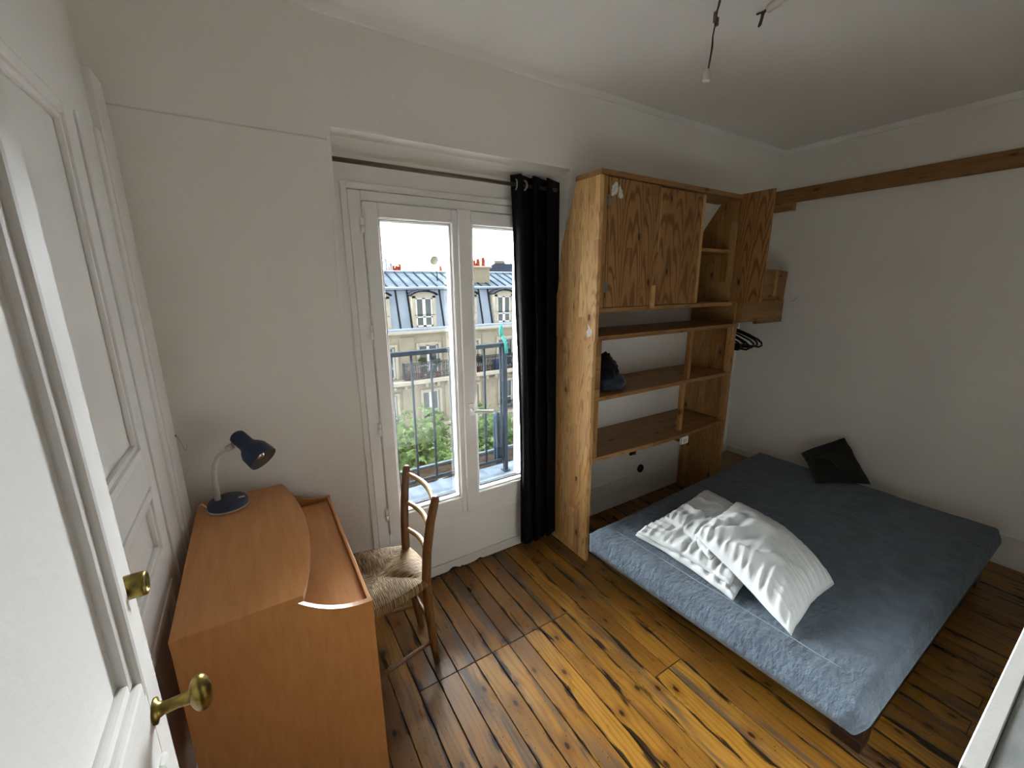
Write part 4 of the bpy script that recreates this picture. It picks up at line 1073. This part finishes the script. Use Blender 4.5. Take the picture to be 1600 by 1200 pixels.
# desk lamp
lp = thing('desk_lamp', 'blue and white gooseneck desk lamp on the back corner of the desk', 'lamp', (-0.165, 1.872, 0.8))
LB = Matrix.Translation((-0.165, 1.872, 0.800))
bs = MB().lathe([(0.069, 0.0005), (0.071, 0.004), (0.0705, 0.009)], LB, 40, cap0=True)
bs = bs.build('base_rim', M['lamp_white'], lp)
MB().lathe([(0.0695, 0.0092), (0.0680, 0.026), (0.062, 0.033), (0.045, 0.0365), (0.002, 0.0375)], LB, 40, cap1=True).build('base', M['lamp_blue'], lp)
tb = MB().box((-0.128, 1.847, 0.8362), (-0.106, 1.859, 0.8382), 0.0005, rot=Matrix.Rotation(0.5, 3, 'Z')); tb.build('base_label', M['paper'], lp)
arm = [(-0.196, 1.876, 0.82), (-0.196, 1.876, 0.90), (-0.194, 1.872, 0.945), (-0.186, 1.868, 0.985), (-0.172, 1.862, 1.015), (-0.152, 1.856, 1.036), (-0.128, 1.851, 1.050)]
MB().tube(arm, [0.0115, 0.0105, 0.0095, 0.0085, 0.008, 0.008, 0.009], 14).build('gooseneck', M['lamp_white'], lp)
MB().tube([(-0.138, 1.853, 1.045), (-0.116, 1.849, 1.056)], 0.0125, 14).build('collar', M['lamp_white'], lp)
# shade axis from cap to mouth
s0 = Vector((-0.102, 1.860, 1.092)); s1 = Vector((-0.022, 1.772, 1.006))
ax = (s1 - s0).normalized(); Ls = (s1 - s0).length
q = Vector((0, 0, 1)).rotation_difference(ax).to_matrix().to_4x4()
SM = Matrix.Translation(s0) @ q
sh = MB().lathe([(0.001, -0.004), (0.020, -0.003), (0.027, 0.004), (0.0285, 0.015), (0.0285, 0.055), (0.031, 0.066), (0.041, 0.080), (0.050, 0.098), (0.0525, Ls - 0.012), (0.0525, Ls)], SM, 40, cap0=True).build('shade', M['lamp_blue'], lp)
MB().lathe([(0.0505, Ls - 0.0005), (0.049, Ls - 0.02), (0.040, Ls - 0.055), (0.026, Ls - 0.068), (0.002, Ls - 0.07)], SM, 40, cap1=True).build('reflector', M['lamp_in'], sh)
bl = MB(); bmesh.ops.create_uvsphere(bl.bm, u_segments=20, v_segments=12, radius=0.023, matrix=SM @ Matrix.Translation((0, 0, Ls - 0.030)))
bl.build('bulb', M['bulb'], sh, smooth=True)
MB().tube([(-0.232, 1.885, 0.806), (-0.242, 1.893, 0.815), (-0.252, 1.90, 0.824), (-0.262, 1.915, 0.81), (-0.268, 1.93, 0.803)], 0.0022, 6).build('cord', M['lamp_white'], lp)

# ------------------------------------------------------------------ chair
ch = thing('chair', 'wooden ladder-back chair with a woven rush seat pulled up to the desk', 'chair', (0.33, 1.59, 0))
def leg(name, pts, r, lab=None):
    o = MB().tube(pts, r, 12).build(name, M['chair'], ch)
    return o
near = [(0.520, 1.482, 0.0), (0.506, 1.476, 0.12), (0.492, 1.470, 0.30), (0.486, 1.462, 0.45), (0.492, 1.446, 0.60), (0.506, 1.424, 0.74), (0.523, 1.403, 0.842), (0.525, 1.401, 0.852), (0.5255, 1.4005, 0.856)]
far = [(0.530, 1.712, 0.0), (0.514, 1.712, 0.12), (0.494, 1.712, 0.30), (0.482, 1.714, 0.45), (0.488, 1.722, 0.60), (0.502, 1.730, 0.74), (0.519, 1.738, 0.844), (0.521, 1.738, 0.854), (0.5215, 1.738, 0.858)]
rr_ = [0.014, 0.0175, 0.0195, 0.0195, 0.0185, 0.018, 0.0165, 0.013, 0.005]
leg('leg', near, rr_); leg('leg', far, rr_)
fn, ff = (0.135, 1.400), (0.135, 1.800)
leg('leg', [(fn[0] - .01, fn[1] - .008, 0), (fn[0], fn[1], 0.2), (fn[0] + .002, fn[1] + .002, 0.44)], [0.012, 0.0155, 0.0165])
leg('leg', [(ff[0] - .01, ff[1] + .008, 0), (ff[0], ff[1], 0.2), (ff[0] + .002, ff[1] - .002, 0.44)], [0.012, 0.0155, 0.0165])
def lerp_post(P, z):
    for a, b_ in zip(P, P[1:]):
        if a[2] <= z <= b_[2]:
            k_ = (z - a[2]) / (b_[2] - a[2]); return Vector(a).lerp(Vector(b_), k_)
    return Vector(P[-1])
for z in (0.822, 0.690, 0.560):
    a, b_ = lerp_post(near, z - 0.006), lerp_post(far, z)
    pts = []
    for i in range(13):
        s_ = i / 12; p = a.lerp(b_, s_); p.x += 0.030 * math.sin(math.pi * s_); p.z += 0.004 * math.sin(math.pi * s_); pts.append(p)
    rad = [0.0085 + 0.0035 * math.sin(math.pi * i / 12) for i in range(13)]
    MB().tube(pts, rad, 10).build('back_slat', M['slat'], ch)
def rung(a, b_, r=0.0085):
    MB().tube([a, Vector(a).lerp(Vector(b_), 0.5), b_], [r * 0.9, r * 1.1, r * 0.9], 8).build('stretcher', M['chair'], ch)
rung(lerp_post(near, 0.13), (fn[0], fn[1], 0.125)); rung(lerp_post(far, 0.13), (ff[0], ff[1], 0.125))
rung(lerp_post(near, 0.22), lerp_post(far, 0.22)); rung((fn[0], fn[1], 0.20), (ff[0], ff[1], 0.20)); rung((fn[0], fn[1], 0.30), (ff[0], ff[1], 0.30))
# rush seat: four triangles dipping to the middle, rolled over the rails
SC = Vector((0.318, 1.596, 0.0))
quad_ = [Vector((0.496, 1.452, 0)), Vector((0.494, 1.728, 0)), Vector((0.118, 1.812, 0)), Vector((0.118, 1.386, 0))]
def seat_pt(u, v):
    # u around, v from bottom edge to centre
    k_ = (u % 1.0) * 4; i = int(k_) % 4; f_ = k_ - int(k_)
    e = quad_[i].lerp(quad_[(i + 1) % 4], f_)
    bow = 0.020 * math.sin(math.pi * f_)
    e = e + (e - SC).normalized() * bow
    if v < 0.35:
        a = v / 0.35 * math.pi
        rr = 0.018
        d = (e - SC).normalized()
        return Vector((e.x + d.x * (math.sin(a) * rr * 0.8 - 0.006), e.y + d.y * (math.sin(a) * rr * 0.8 - 0.006), 0.445 - math.cos(a) * rr))
    s_ = (v - 0.35) / 0.65
    p = e.lerp(SC, s_)
    ridge = 0.016 * math.sin(math.pi * f_) ** 0.7 * math.sin(math.pi * min(1, s_ * 1.2))
    return Vector((p.x, p.y, 0.463 + ridge - 0.012 * s_ ** 1.3 + 0.0012 * fbm((p.x * 60, p.y * 60, 0), 2)))
mb = MB().grid(seat_pt, 96, 40, close_u=True)
so2 = mb.build('seat', M['rush'], ch, smooth=True)
# shift the object frame of the seat so the weave pattern is centred on it
me = so2.data; d_ = Vector((SC.x, SC.y, 0)) - Vector(OFF[ch.name])
for v in me.vertices: v.co -= Vector((d_.x, d_.y, 0))
so2.location = (d_.x, d_.y, 0)

# ------------------------------------------------------------------ white chest at the lower right
wc = thing('white_chest', 'white painted chest with a pale raised rim at the lower right corner', 'chest', (1.5, -0.3, 0))
WX0, WX1, WY0, WY1, WZ = 0.872, 2.05, -0.55, 0.048, 0.90
MB().box((WX0 + 0.012, WY0 + 0.01, 0.0), (WX1 - 0.012, WY1 - 0.006, WZ - 0.03), 0.003).build('body', M['white'], wc)
MB().box((WX0, 0.0225, WZ - 0.029), (WX1, WY1, WZ), 0.002).build('rim', M['white'], wc)
MB().box((WX0 + 0.001, WY0, WZ - 0.029), (WX1, 0.0215, WZ - 0.004), 0.002).build('lid', M['chest_top'], wc)

# ------------------------------------------------------------------ balcony
ba = struct_root('trim_7', (0.97, 2.45, 0.2))
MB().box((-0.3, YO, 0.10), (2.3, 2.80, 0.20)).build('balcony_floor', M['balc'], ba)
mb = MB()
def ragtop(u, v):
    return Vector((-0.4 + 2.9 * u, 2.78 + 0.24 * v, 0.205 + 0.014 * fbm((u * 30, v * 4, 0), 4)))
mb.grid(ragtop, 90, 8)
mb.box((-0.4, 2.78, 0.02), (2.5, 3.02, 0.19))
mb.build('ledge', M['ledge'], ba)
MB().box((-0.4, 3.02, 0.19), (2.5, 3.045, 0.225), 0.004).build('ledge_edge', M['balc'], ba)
for x0, x1 in ((0.20, RX0 - 0.01), (1.64, 1.80)):
    MB().box((x0, YO, 0.20), (x1, 2.60, 2.6), 0.004).build('dormer_cheek', M['cheek'], ba)
MB().box((0.2, YO, 2.25), (1.76, 2.42, 2.6), 0.004).build('dormer_head', M['cheek'], ba)
rl = thing('balcony_railing', 'grey painted iron railing across the window balcony', 'railing', (0.97, 2.65, 0.2))
YB = 2.652
MB().box((0.29, YB - 0.022, 1.205), (1.625, YB + 0.022, 1.235), 0.006, seg=2).build('handrail', M['railing'], rl)
MB().box((0.29, YB - 0.006, 0.288), (1.62, YB + 0.006, 0.312), 0.002).build('bottom_rail', M['railing'], rl)
for i in range(10):
    x = 0.325 + i * 0.1375
    MB().tube([(x, YB, 0.313), (x, YB, 1.204)], 0.0088, 8).build('bar', M['railing'], rl)
for x in (0.305, 1.598):
    MB().box((x - 0.016, YB - 0.016, 0.2), (x + 0.016, YB + 0.016, 1.204), 0.003).box((x - 0.03, YB - 0.03, 0.2), (x + 0.03, YB + 0.03, 0.208), 0.002).build('post', M['railing'], rl)
tl = thing('plastic_scoop', 'teal plastic scoop wedged on the right end of the balcony railing', 'scoop', (1.585, 2.63, 1.24))
blob((1.568, 2.645, 1.325), (0.016, 0.014, 0.045), 5, 0.15).build('blade', M['teal'], tl, smooth=True)
MB().tube([(1.572, 2.64, 1.29), (1.585, 2.615, 1.24), (1.59, 2.605, 1.16)], [0.010, 0.012, 0.014], 8).build('grip', M['teal'], tl)
mb = MB().grid(lambda u, v: Vector((1.52 + 0.075 * u - 0.02 * (1 - v) * u + 0.006 * math.sin(u * 14), 2.69 + 0.012 * math.sin(u * 11 + v * 2), 0.26 + 0.42 * v)), 16, 12)
o = mb.build('plastic_sheet', M['pale_blue'], base=(1.56, 2.69, 0.26), smooth=True)
o.modifiers.new('thickness', 'SOLIDIFY').thickness = 0.003
tag(o, 'pale blue plastic sheet standing behind the last railing post', 'sheet')

# ------------------------------------------------------------------ the building across the street
FY = 23.0
ap = thing('apartment_building', 'Parisian stone apartment building with a zinc mansard roof across the street', 'building', (10, FY, -14))
GX0, GX1 = -4.0, 24.0
fac = MB()
rows_ = [(-3.52, -1.68, 0.60), (-6.28, -4.48, 0.52), (-9.1, -7.3, 0.52), (-12.0, -10.1, 0.52)]
bays = [8.70 + 2.62 * i if i <= 0 else 8.70 + 2.66 * i for i in range(-4, 6)]
holes = []
def win_holes():
    z_prev = -14.0
    for z0, z1, hw in sorted(rows_):
        fac.box((GX0, FY, z_prev), (GX1, FY + 1.2, z0))
        xp = GX0
        for bx in bays:
            fac.box((xp, FY, z0), (bx - hw, FY + 1.2, z1)); xp = bx + hw
        fac.box((xp, FY, z0), (GX1, FY + 1.2, z1)); z_prev = z1
    fac.box((GX0, FY, z_prev), (GX1, FY + 1.2, -0.92))
win_holes()
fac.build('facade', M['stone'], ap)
# string courses and cornices
for z0, z1, d_ in ((-0.98, -0.80, 0.28), (-3.86, -3.60, 0.55), (-6.72, -6.50, 0.22), (-9.5, -9.3, 0.2)):
    MB().box((GX0, FY - d_, z0), (GX1, FY + 0.02, z1), 0.04).build('cornice', M['stone_lt'], ap)
# raised wall panels between the windows and brackets under the balcony
for rz0, rz1 in ((-3.45, -1.15), (-6.3, -4.1), (-9.1, -7.0)):
    for b0, b1 in zip(bays, bays[1:]):
        MB().box((b0 + 0.86, FY - 0.045, rz0 + 0.1), (b1 - 0.86, FY + 0.01, rz1), 0.02).build('wall_panel', M['stone'], ap)
for bx in bays:
    for s_ in (-1.0, -0.35, 0.35, 1.0):
        MB().box((bx + s_ - 0.09, FY - 0.42, -4.12), (bx + s_ + 0.09, FY, -3.865), 0.04).build('bracket', M['stone_lt'], ap)
def far_window(bx, z0, z1, hw):
    mb = MB(); f_ = 0.085
    for a, b_ in (((bx - hw, z0), (bx - hw + f_, z1)), ((bx + hw - f_, z0), (bx + hw, z1)), ((bx - f_, z0), (bx + f_, z1)), ((bx - hw, z1 - f_), (bx + hw, z1)), ((bx - hw, z0), (bx + hw, z0 + f_)), ((bx - hw, z0 + (z1 - z0) * .32), (bx + hw, z0 + (z1 - z0) * .32 + 0.05))):
        mb.box((a[0], FY + 0.16, a[1]), (b_[0], FY + 0.24, b_[1]))
    w_ = mb.build('window', M['far_white'], ap)
    for s_ in (-1, 1):
        a, b_ = sorted((bx + s_ * f_, bx + s_ * (hw - f_)))
        MB().box((a, FY + 0.20, z0 + f_), (b_, FY + 0.22, z1 - f_)).build('pane', M['far_glass'], w_)
    mb = MB()
    for a, b_ in (((bx - hw - 0.16, z0), (bx - hw, z1 + 0.16)), ((bx + hw, z0), (bx + hw + 0.16, z1 + 0.16)), ((bx - hw, z1), (bx + hw, z1 + 0.16))):
        mb.box((a[0], FY - 0.07, a[1]), (b_[0], FY + 0.02, b_[1]), 0.02)
    mb.build('surround', M['stone_lt'], w_)
    # half-open shutter-white inner blind on the right
    return w_
def balconet(bx, z0, hw, parent):
    mb = MB()
    for z in (z0 + 0.02, z0 + 0.42, z0 + 0.50): mb.box((bx - hw - .1, FY - 0.30, z), (bx + hw + .1, FY - 0.26, z + 0.035))
    n = 14
    for i in range(n + 1):
        x = bx - hw - .1 + (2 * hw + .2) * i / n
        mb.box((x - 0.012, FY - 0.29, z0 + 0.02), (x + 0.012, FY - 0.27, z0 + 0.5))
        if i < n and i % 2 == 0: mb.tube([(x + 0.04, FY - 0.28, z0 + 0.08), (x + 0.09, FY - 0.28, z0 + 0.22), (x + 0.03, FY - 0.28, z0 + 0.36)], 0.014, 4)
    for s_ in (-1, 1): mb.box((bx + s_ * (hw + .1) - .015, FY - 0.3, z0 + 0.02), (bx + s_ * (hw + .1) + .015, FY, z0 + 0.05))
    mb.build('window_guard', M['iron'], parent)
for bx in bays:
    far_window(bx, *rows_[0])
    w_ = far_window(bx, *rows_[1]); balconet(bx, rows_[1][0] - 0.05, 0.52, w_)
    w_ = far_window(bx, *rows_[2]); balconet(bx, rows_[2][0] - 0.05, 0.52, w_)
# long balcony rail
mb = MB()
yb2 = FY - 0.50
RXS, RXE = 7.05, 20.0
for z in (-3.55, -3.25, -2.72, -2.62): mb.box((RXS, yb2 - 0.02, z), (RXE, yb2 + 0.02, z + 0.04))
x = RXS
i = 0
while x < RXE:
    mb.box((x - 0.014, yb2 - 0.012, -3.55), (x + 0.014, yb2 + 0.012, -2.62))
    if i % 2 == 0:
        mb.tube([(x + .03, yb2, -2.98), (x + .10, yb2, -2.90), (x + .14, yb2, -2.78), (x + .06, yb2, -2.74)], 0.02, 4)
        mb.tube([(x + .03, yb2, -3.30), (x + .12, yb2, -3.36), (x + .12, yb2, -3.48), (x + .03, yb2, -3.5)], 0.026, 4)
    x += 0.125; i += 1
mb.box((RXS - .02, yb2, -3.55), (RXS + .02, FY, -2.6))
mb.build('long_balcony_rail', M['iron'], ap)
# mansard: individual zinc sheets with a raised seam each
MZ0, MZ1, MY0, MY1 = -0.80, 1.46, FY + 0.02, FY + 0.62
MB().box((GX0, MY0 - 0.28, -0.93), (GX1, MY0 + 0.08, -0.66), 0.03).build('gutter', M['zinc'], ap)
sx = 6.20
def mans(x0, x1, parent_m):
    mb = MB().prism([(MY0, MZ0), (MY1, MZ1), (MY1 + 0.06, MZ1), (MY0 + 0.06, MZ0)], 'X', x0, x1 - 0.002)
    o_ = mb.build('zinc_sheet', parent_m, ap)
    MB().prism([(MY0 - 0.06, MZ0), (MY1 - 0.06, MZ1), (MY1 + 0.01, MZ1), (MY0 + 0.01, MZ0)], 'X', x1 - 0.05, x1 + 0.03).build('seam', M['zinc_dk'], o_)
x = GX0
while x < GX1: mans(x, min(x + 0.655, GX1), M['zinc']); x += 0.655
MB().box((GX0, MY1 - 0.16, MZ1), (GX1, MY1 + 0.2, MZ1 + 0.16), 0.03).build('roof_break', M['zinc'], ap)
UY0, UY1, UZa, UZb = MY1 + 0.02, FY + 3.1, MZ1 + 0.15, 2.50
x = GX0
while x < GX1:
    x1 = min(x + 0.595, GX1)
    o_ = MB().prism([(UY0, UZa), (UY1, UZb), (UY1, UZb - 0.06), (UY0, UZa - 0.06)], 'X', x, x1 - 0.002).build('zinc_sheet', M['zinc_sky_lit'], ap)
    MB().prism([(UY0, UZa + 0.055), (UY1, UZb + 0.055), (UY1, UZb - 0.01), (UY0, UZa - 0.01)], 'X', x1 - 0.045, x1 + 0.03).build('seam', M['zinc_dk'], o_)
    x = x1
MB().box((GX0, UY1 - 0.1, UZb - 0.05), (GX1, UY1 + 0.15, UZb + 0.10), 0.03).build('ridge_cap', M['zinc'], ap)
MB().box((GX0, FY + 0.75, -0.9), (GX1, UY1, 1.3)).build('attic_core', M['plaster'], ap)
# dormers
def dormer(bx):
    z0, z1, hw = -0.62, 1.02, 0.50
    mb = MB()
    yf = FY - 0.05
    mb.box((bx - hw - 0.20, yf, z0 - 0.12), (bx - hw, MY1 + 0.2, z1 + 0.1)); mb.box((bx + hw, yf, z0 - 0.12), (bx + hw + 0.20, MY1 + 0.2, z1 + 0.1))
    mb.box((bx - hw, yf, z0 - 0.12), (bx + hw, MY1 + 0.2, z0))
    arch = [(bx - hw - 0.22, z1 - 0.02), (bx + hw + 0.22, z1 - 0.02)] + [(bx + (hw + 0.26) * math.cos(math.pi * (0.14 + 0.72 * i / 12)), z1 + 0.02 + 0.30 * math.sin(math.pi * (0.14 + 0.72 * i / 12))) for i in range(13)]
    mb.prism(arch, 'Y', yf, MY1 + 0.2)
    d_ = mb.build('dormer', M['stone_lt'], ap)
    mb = MB()
    for i in range(12):
        a0, a1 = math.pi * (0.10 + 0.80 * i / 12), math.pi * (0.10 + 0.80 * (i + 1) / 12)
        R0, R1 = hw + 0.30, hw + 0.38
        mb.prism([(bx + R0 * math.cos(a0), z1 + 0.02 + 0.31 * math.sin(a0)), (bx + R1 * math.cos(a0), z1 + 0.04 + 0.37 * math.sin(a0)), (bx + R1 * math.cos(a1), z1 + 0.04 + 0.37 * math.sin(a1)), (bx + R0 * math.cos(a1), z1 + 0.02 + 0.31 * math.sin(a1))], 'Y', yf - 0.16, MY1 + 0.25)
    mb.build('pediment', M['zinc_dk'], d_)
    mb = MB(); f_ = 0.085
    for a, b_ in (((bx - hw, z0), (bx - hw + f_, z1)), ((bx + hw - f_, z0), (bx + hw, z1)), ((bx - f_, z0), (bx + f_, z1)), ((bx - hw, z1 - f_), (bx + hw, z1)), ((bx - hw, z0), (bx + hw, z0 + f_)), ((bx - hw, z0 + .52), (bx + hw, z0 + .58))):
        mb.box((a[0], yf + 0.06, a[1]), (b_[0], yf + 0.14, b_[1]))
    mb.build('window_frame', M['far_white'], d_)
    for s_ in (-1, 1):
        a, b_ = sorted((bx + s_ * f_, bx + s_ * (hw - f_)))
        MB().box((a, yf + 0.09, z0 + f_), (b_, yf + 0.12, z1 - f_)).build('pane', M['far_glass'], d_)
    mb = MB()
    mb.box((bx - hw - .12, yf - 0.10, z0 + 0.66), (bx + hw + .12, yf - 0.075, z0 + 0.69))
    mb.build('guard_bar', M['iron'], d_)
for i in range(-4, 6): dormer(8.55 + (2.66 * i))
# chimneys and what stands on the roof
def chimney(x0, x1, y0, y1, z0, z1, pots):
    c_ = MB().box((x0, y0, z0), (x1, y1, z1), 0.02).box((x0 - 0.12, y0 - 0.1, z1 - 0.12), (x1 + 0.12, y1 + 0.1, z1), 0.02).build('chimney', M['plaster'], ap)
    for px2, h_, r_ in pots:
        MB().lathe([(r_ * 1.15, 0), (r_, 0.05), (r_ * 0.82, h_), (r_ * 0.95, h_ + 0.02), (r_ * 0.6, h_ + 0.02)], Matrix.Translation((px2, (y0 + y1) / 2, z1)), 10, cap1=True).build('chimney_pot', M['terra'], c_)
chimney(12.15, 13.55, 24.2, 25.0, 1.6, 2.86, [(12.30, .40, .15), (12.62, .36, .15), (12.92, .46, .14), (13.30, .55, .14)])
chimney(7.85, 8.75, 26.9, 27.5, 1.9, 2.60, [(7.98, .26, .12), (8.2, .34, .12), (8.42, .32, .12), (8.62, .44, .11)])
chimney(11.25, 11.55, 26.9, 27.4, 2.0, 2.62, [(11.40, .34, .11)])
for x_, h_ in ((7.52, .85), (7.82, .60)):
    MB().tube([(x_, 26.4, 2.3), (x_, 26.4, 2.45 + h_)], 0.085, 8).lathe([(0.22, 0.0), (0.20, 0.03), (0.03, 0.09)], Matrix.Translation((x_, 26.4, 2.5 + h_)), 10, cap0=True, cap1=True).build('flue', M['zinc'], ap)
ds = thing('satellite_dish', 'grey satellite dish on the roof ridge across the street', 'satellite dish', (9.97, 24.6, 2.1))
MB().lathe([(0.29, 0.05), (0.2, 0.02), (0.01, 0.0)], Matrix.Translation((9.97, 24.6, 3.15)) @ Matrix.Rotation(math.radians(-52), 4, 'Z') @ Matrix.Rotation(math.radians(78), 4, 'X'), 18, cap1=True).build('reflector', M['dish'], ds)
MB().tube([(10.05, 24.62, 3.0), (10.10, 24.62, 2.2), (10.10, 24.62, 1.95)], 0.03, 6).build('mast', M['zinc_dk'], ds)
# building further back with a slate roof
fb = thing('slate_roofed_building', 'farther building with a dark slate roof behind the zinc ridge', 'building', (30, 46, -14))
MB().box((24.2, 45, -14), (44, 56, 3.2)).build('wall', M['plaster'], fb)
MB().prism([(24.0, 3.2), (26.0, 4.3), (42, 4.3), (44.2, 3.2)], 'Y', 45, 56).build('roof', M['slate'], fb)
MB().box((27.0, 47, 4.3), (28.6, 48, 4.75)).build('chimney', M['plaster'], fb)
# balcony plants opposite
def leafy(name, c_, r, n, size, mat, label, cat, group=None, seed=1, pot=None, parent=None):
    random.seed(seed); mb = MB()
    for i in range(n):
        d = Vector((random.gauss(0, 1), random.gauss(0, 1), random.gauss(0, 1))).normalized() * random.random() ** 0.4
        p = Vector((c_[0] + d.x * r[0], c_[1] + d.y * r[1], c_[2] + d.z * r[2]))
        a = Vector((random.uniform(-1, 1), random.uniform(-1, 1), random.uniform(-.5, .5))).normalized(); b2 = a.cross(Vector((random.uniform(-1, 1), random.uniform(-1, 1), 1.2))).normalized()
        s_ = size * random.uniform(0.6, 1.3)
        vs = [mb.bm.verts.new(p + a * s_ * x_ + b2 * s_ * y_) for x_, y_ in ((-1, 0), (0, .42), (1, 0), (0, -.42))]
        mb.bm.faces.new(vs)
    return mb
for k_, (cx, cz, r, mname, lab) in enumerate(((8.12, -2.55, 0.25, 'leaf2', 'yellow-green bushy plant beside the far window on the long balcony'), (9.08, -2.72, 0.25, 'leaf', 'darker green plant in front of the far window on the long balcony'), (8.60, -3.32, 0.20, 'leaf2', 'yellow-green trailing plant hanging low on the long balcony rail'), (7.35, -3.25, 0.26, 'red', 'red flowering plant at the left end of the long balcony'), (11.75, -2.80, 0.34, 'leaf', 'green plant at the middle window of the long balcony'), (14.55, -2.85, 0.42, 'leaf', 'large dark green plant at the right of the long balcony'))):
    pt_ = thing('balcony_plant', lab, 'plant', (cx, yb2 + 0.2, -3.6))
    leafy('f', (cx, yb2 + 0.12, cz), (r, r * .6, r), 150, 0.10, M[mname], '', '', seed=k_ + 3).build('foliage', M[mname], pt_)
    MB().lathe([(0.11, 0), (0.15, 0.26), (0.15, 0.28), (0.02, 0.28)], Matrix.Translation((cx, yb2 + 0.22, -3.599)), 12, cap0=True, cap1=True).build('pot', M['terra'], pt_)
tag(MB().box((12.95, yb2 + 0.06, -3.598), (13.45, yb2 + 0.40, -3.0), 0.03).box((12.90, yb2 + 0.02, -3.05), (13.50, yb2 + 0.44, -2.97), 0.02).build('storage_box', M['blue'], base=(13.2, yb2 + .2, -3.598)), 'blue plastic storage box on the long balcony', 'box')
# street and trees
struct(MB().box((-40, 3.3, -14.2), (70, 80, -14.0)), 'street', M['road'])
def tree(label, x, y, ztop, rad, seed):
    tr_ = thing('street_tree', label, 'tree', (x, y, -14))
    random.seed(seed)
    mb = MB()
    zc = ztop - rad[2]
    for cl_ in range(150):
        d = Vector((random.gauss(0, 1), random.gauss(0, 1), random.gauss(0, 1))).normalized() * (0.55 + 0.45 * random.random())
        cc = Vector((x + d.x * rad[0], y + d.y * rad[1], zc + d.z * rad[2]))
        for i in range(34):
            p = cc + Vector((random.gauss(0, .34), random.gauss(0, .34), random.gauss(0, .24)))
            # a palm of five leaflets
            up = Vector((random.uniform(-.5, .5), random.uniform(-.9, .1), 1)).normalized()
            a0 = random.uniform(0, 6.28); t1 = up.orthogonal().normalized(); t2 = up.cross(t1)
            for L_ in range(4):
                an = a0 + (L_ - 1.5) * 0.75
                dr = (t1 * math.cos(an) + t2 * math.sin(an) - up * 0.35).normalized(); sd_ = up.cross(dr).normalized()
                s_ = random.uniform(0.06, 0.105)
                vs = [mb.bm.verts.new(p + dr * s_ * q_[0] + sd_ * s_ * q_[1]) for q_ in ((0.1, 0), (1.1, .36), (1.9, 0), (1.1, -.36))]
                mb.bm.faces.new(vs)
    fo = mb.build('foliage', M['leaf'], tr_, keepn=True); fo['kind'] = 'stuff'
    tk = MB().tube([(x, y, -14.0), (x + .1, y, -9), (x, y + .1, zc - 0.3)], [0.22, 0.17, 0.10], 10).build('trunk', M['bark'], tr_)
    mb = MB()
    for i in range(9):
        a = i * 2.4; e = Vector((x + math.cos(a) * rad[0] * .7, y + math.sin(a) * rad[1] * .7, zc + rad[2] * random.uniform(-.3, .6)))
        mb.tube([(x, y, zc - 1.2 + .1 * i), ((x + e.x) / 2, (y + e.y) / 2, zc - 0.2), e], [0.08, 0.05, 0.02], 6)
    mb.build('branches', M['bark'], tr_)
tree('leafy green street tree rising below the left window pane', 3.35, 9.6, -1.72, (1.35, 1.3, 2.3), 21)
tree('lower leafy street tree seen through the right window pane', 7.6, 13.8, -3.3, (1.5, 1.3, 2.2), 22)
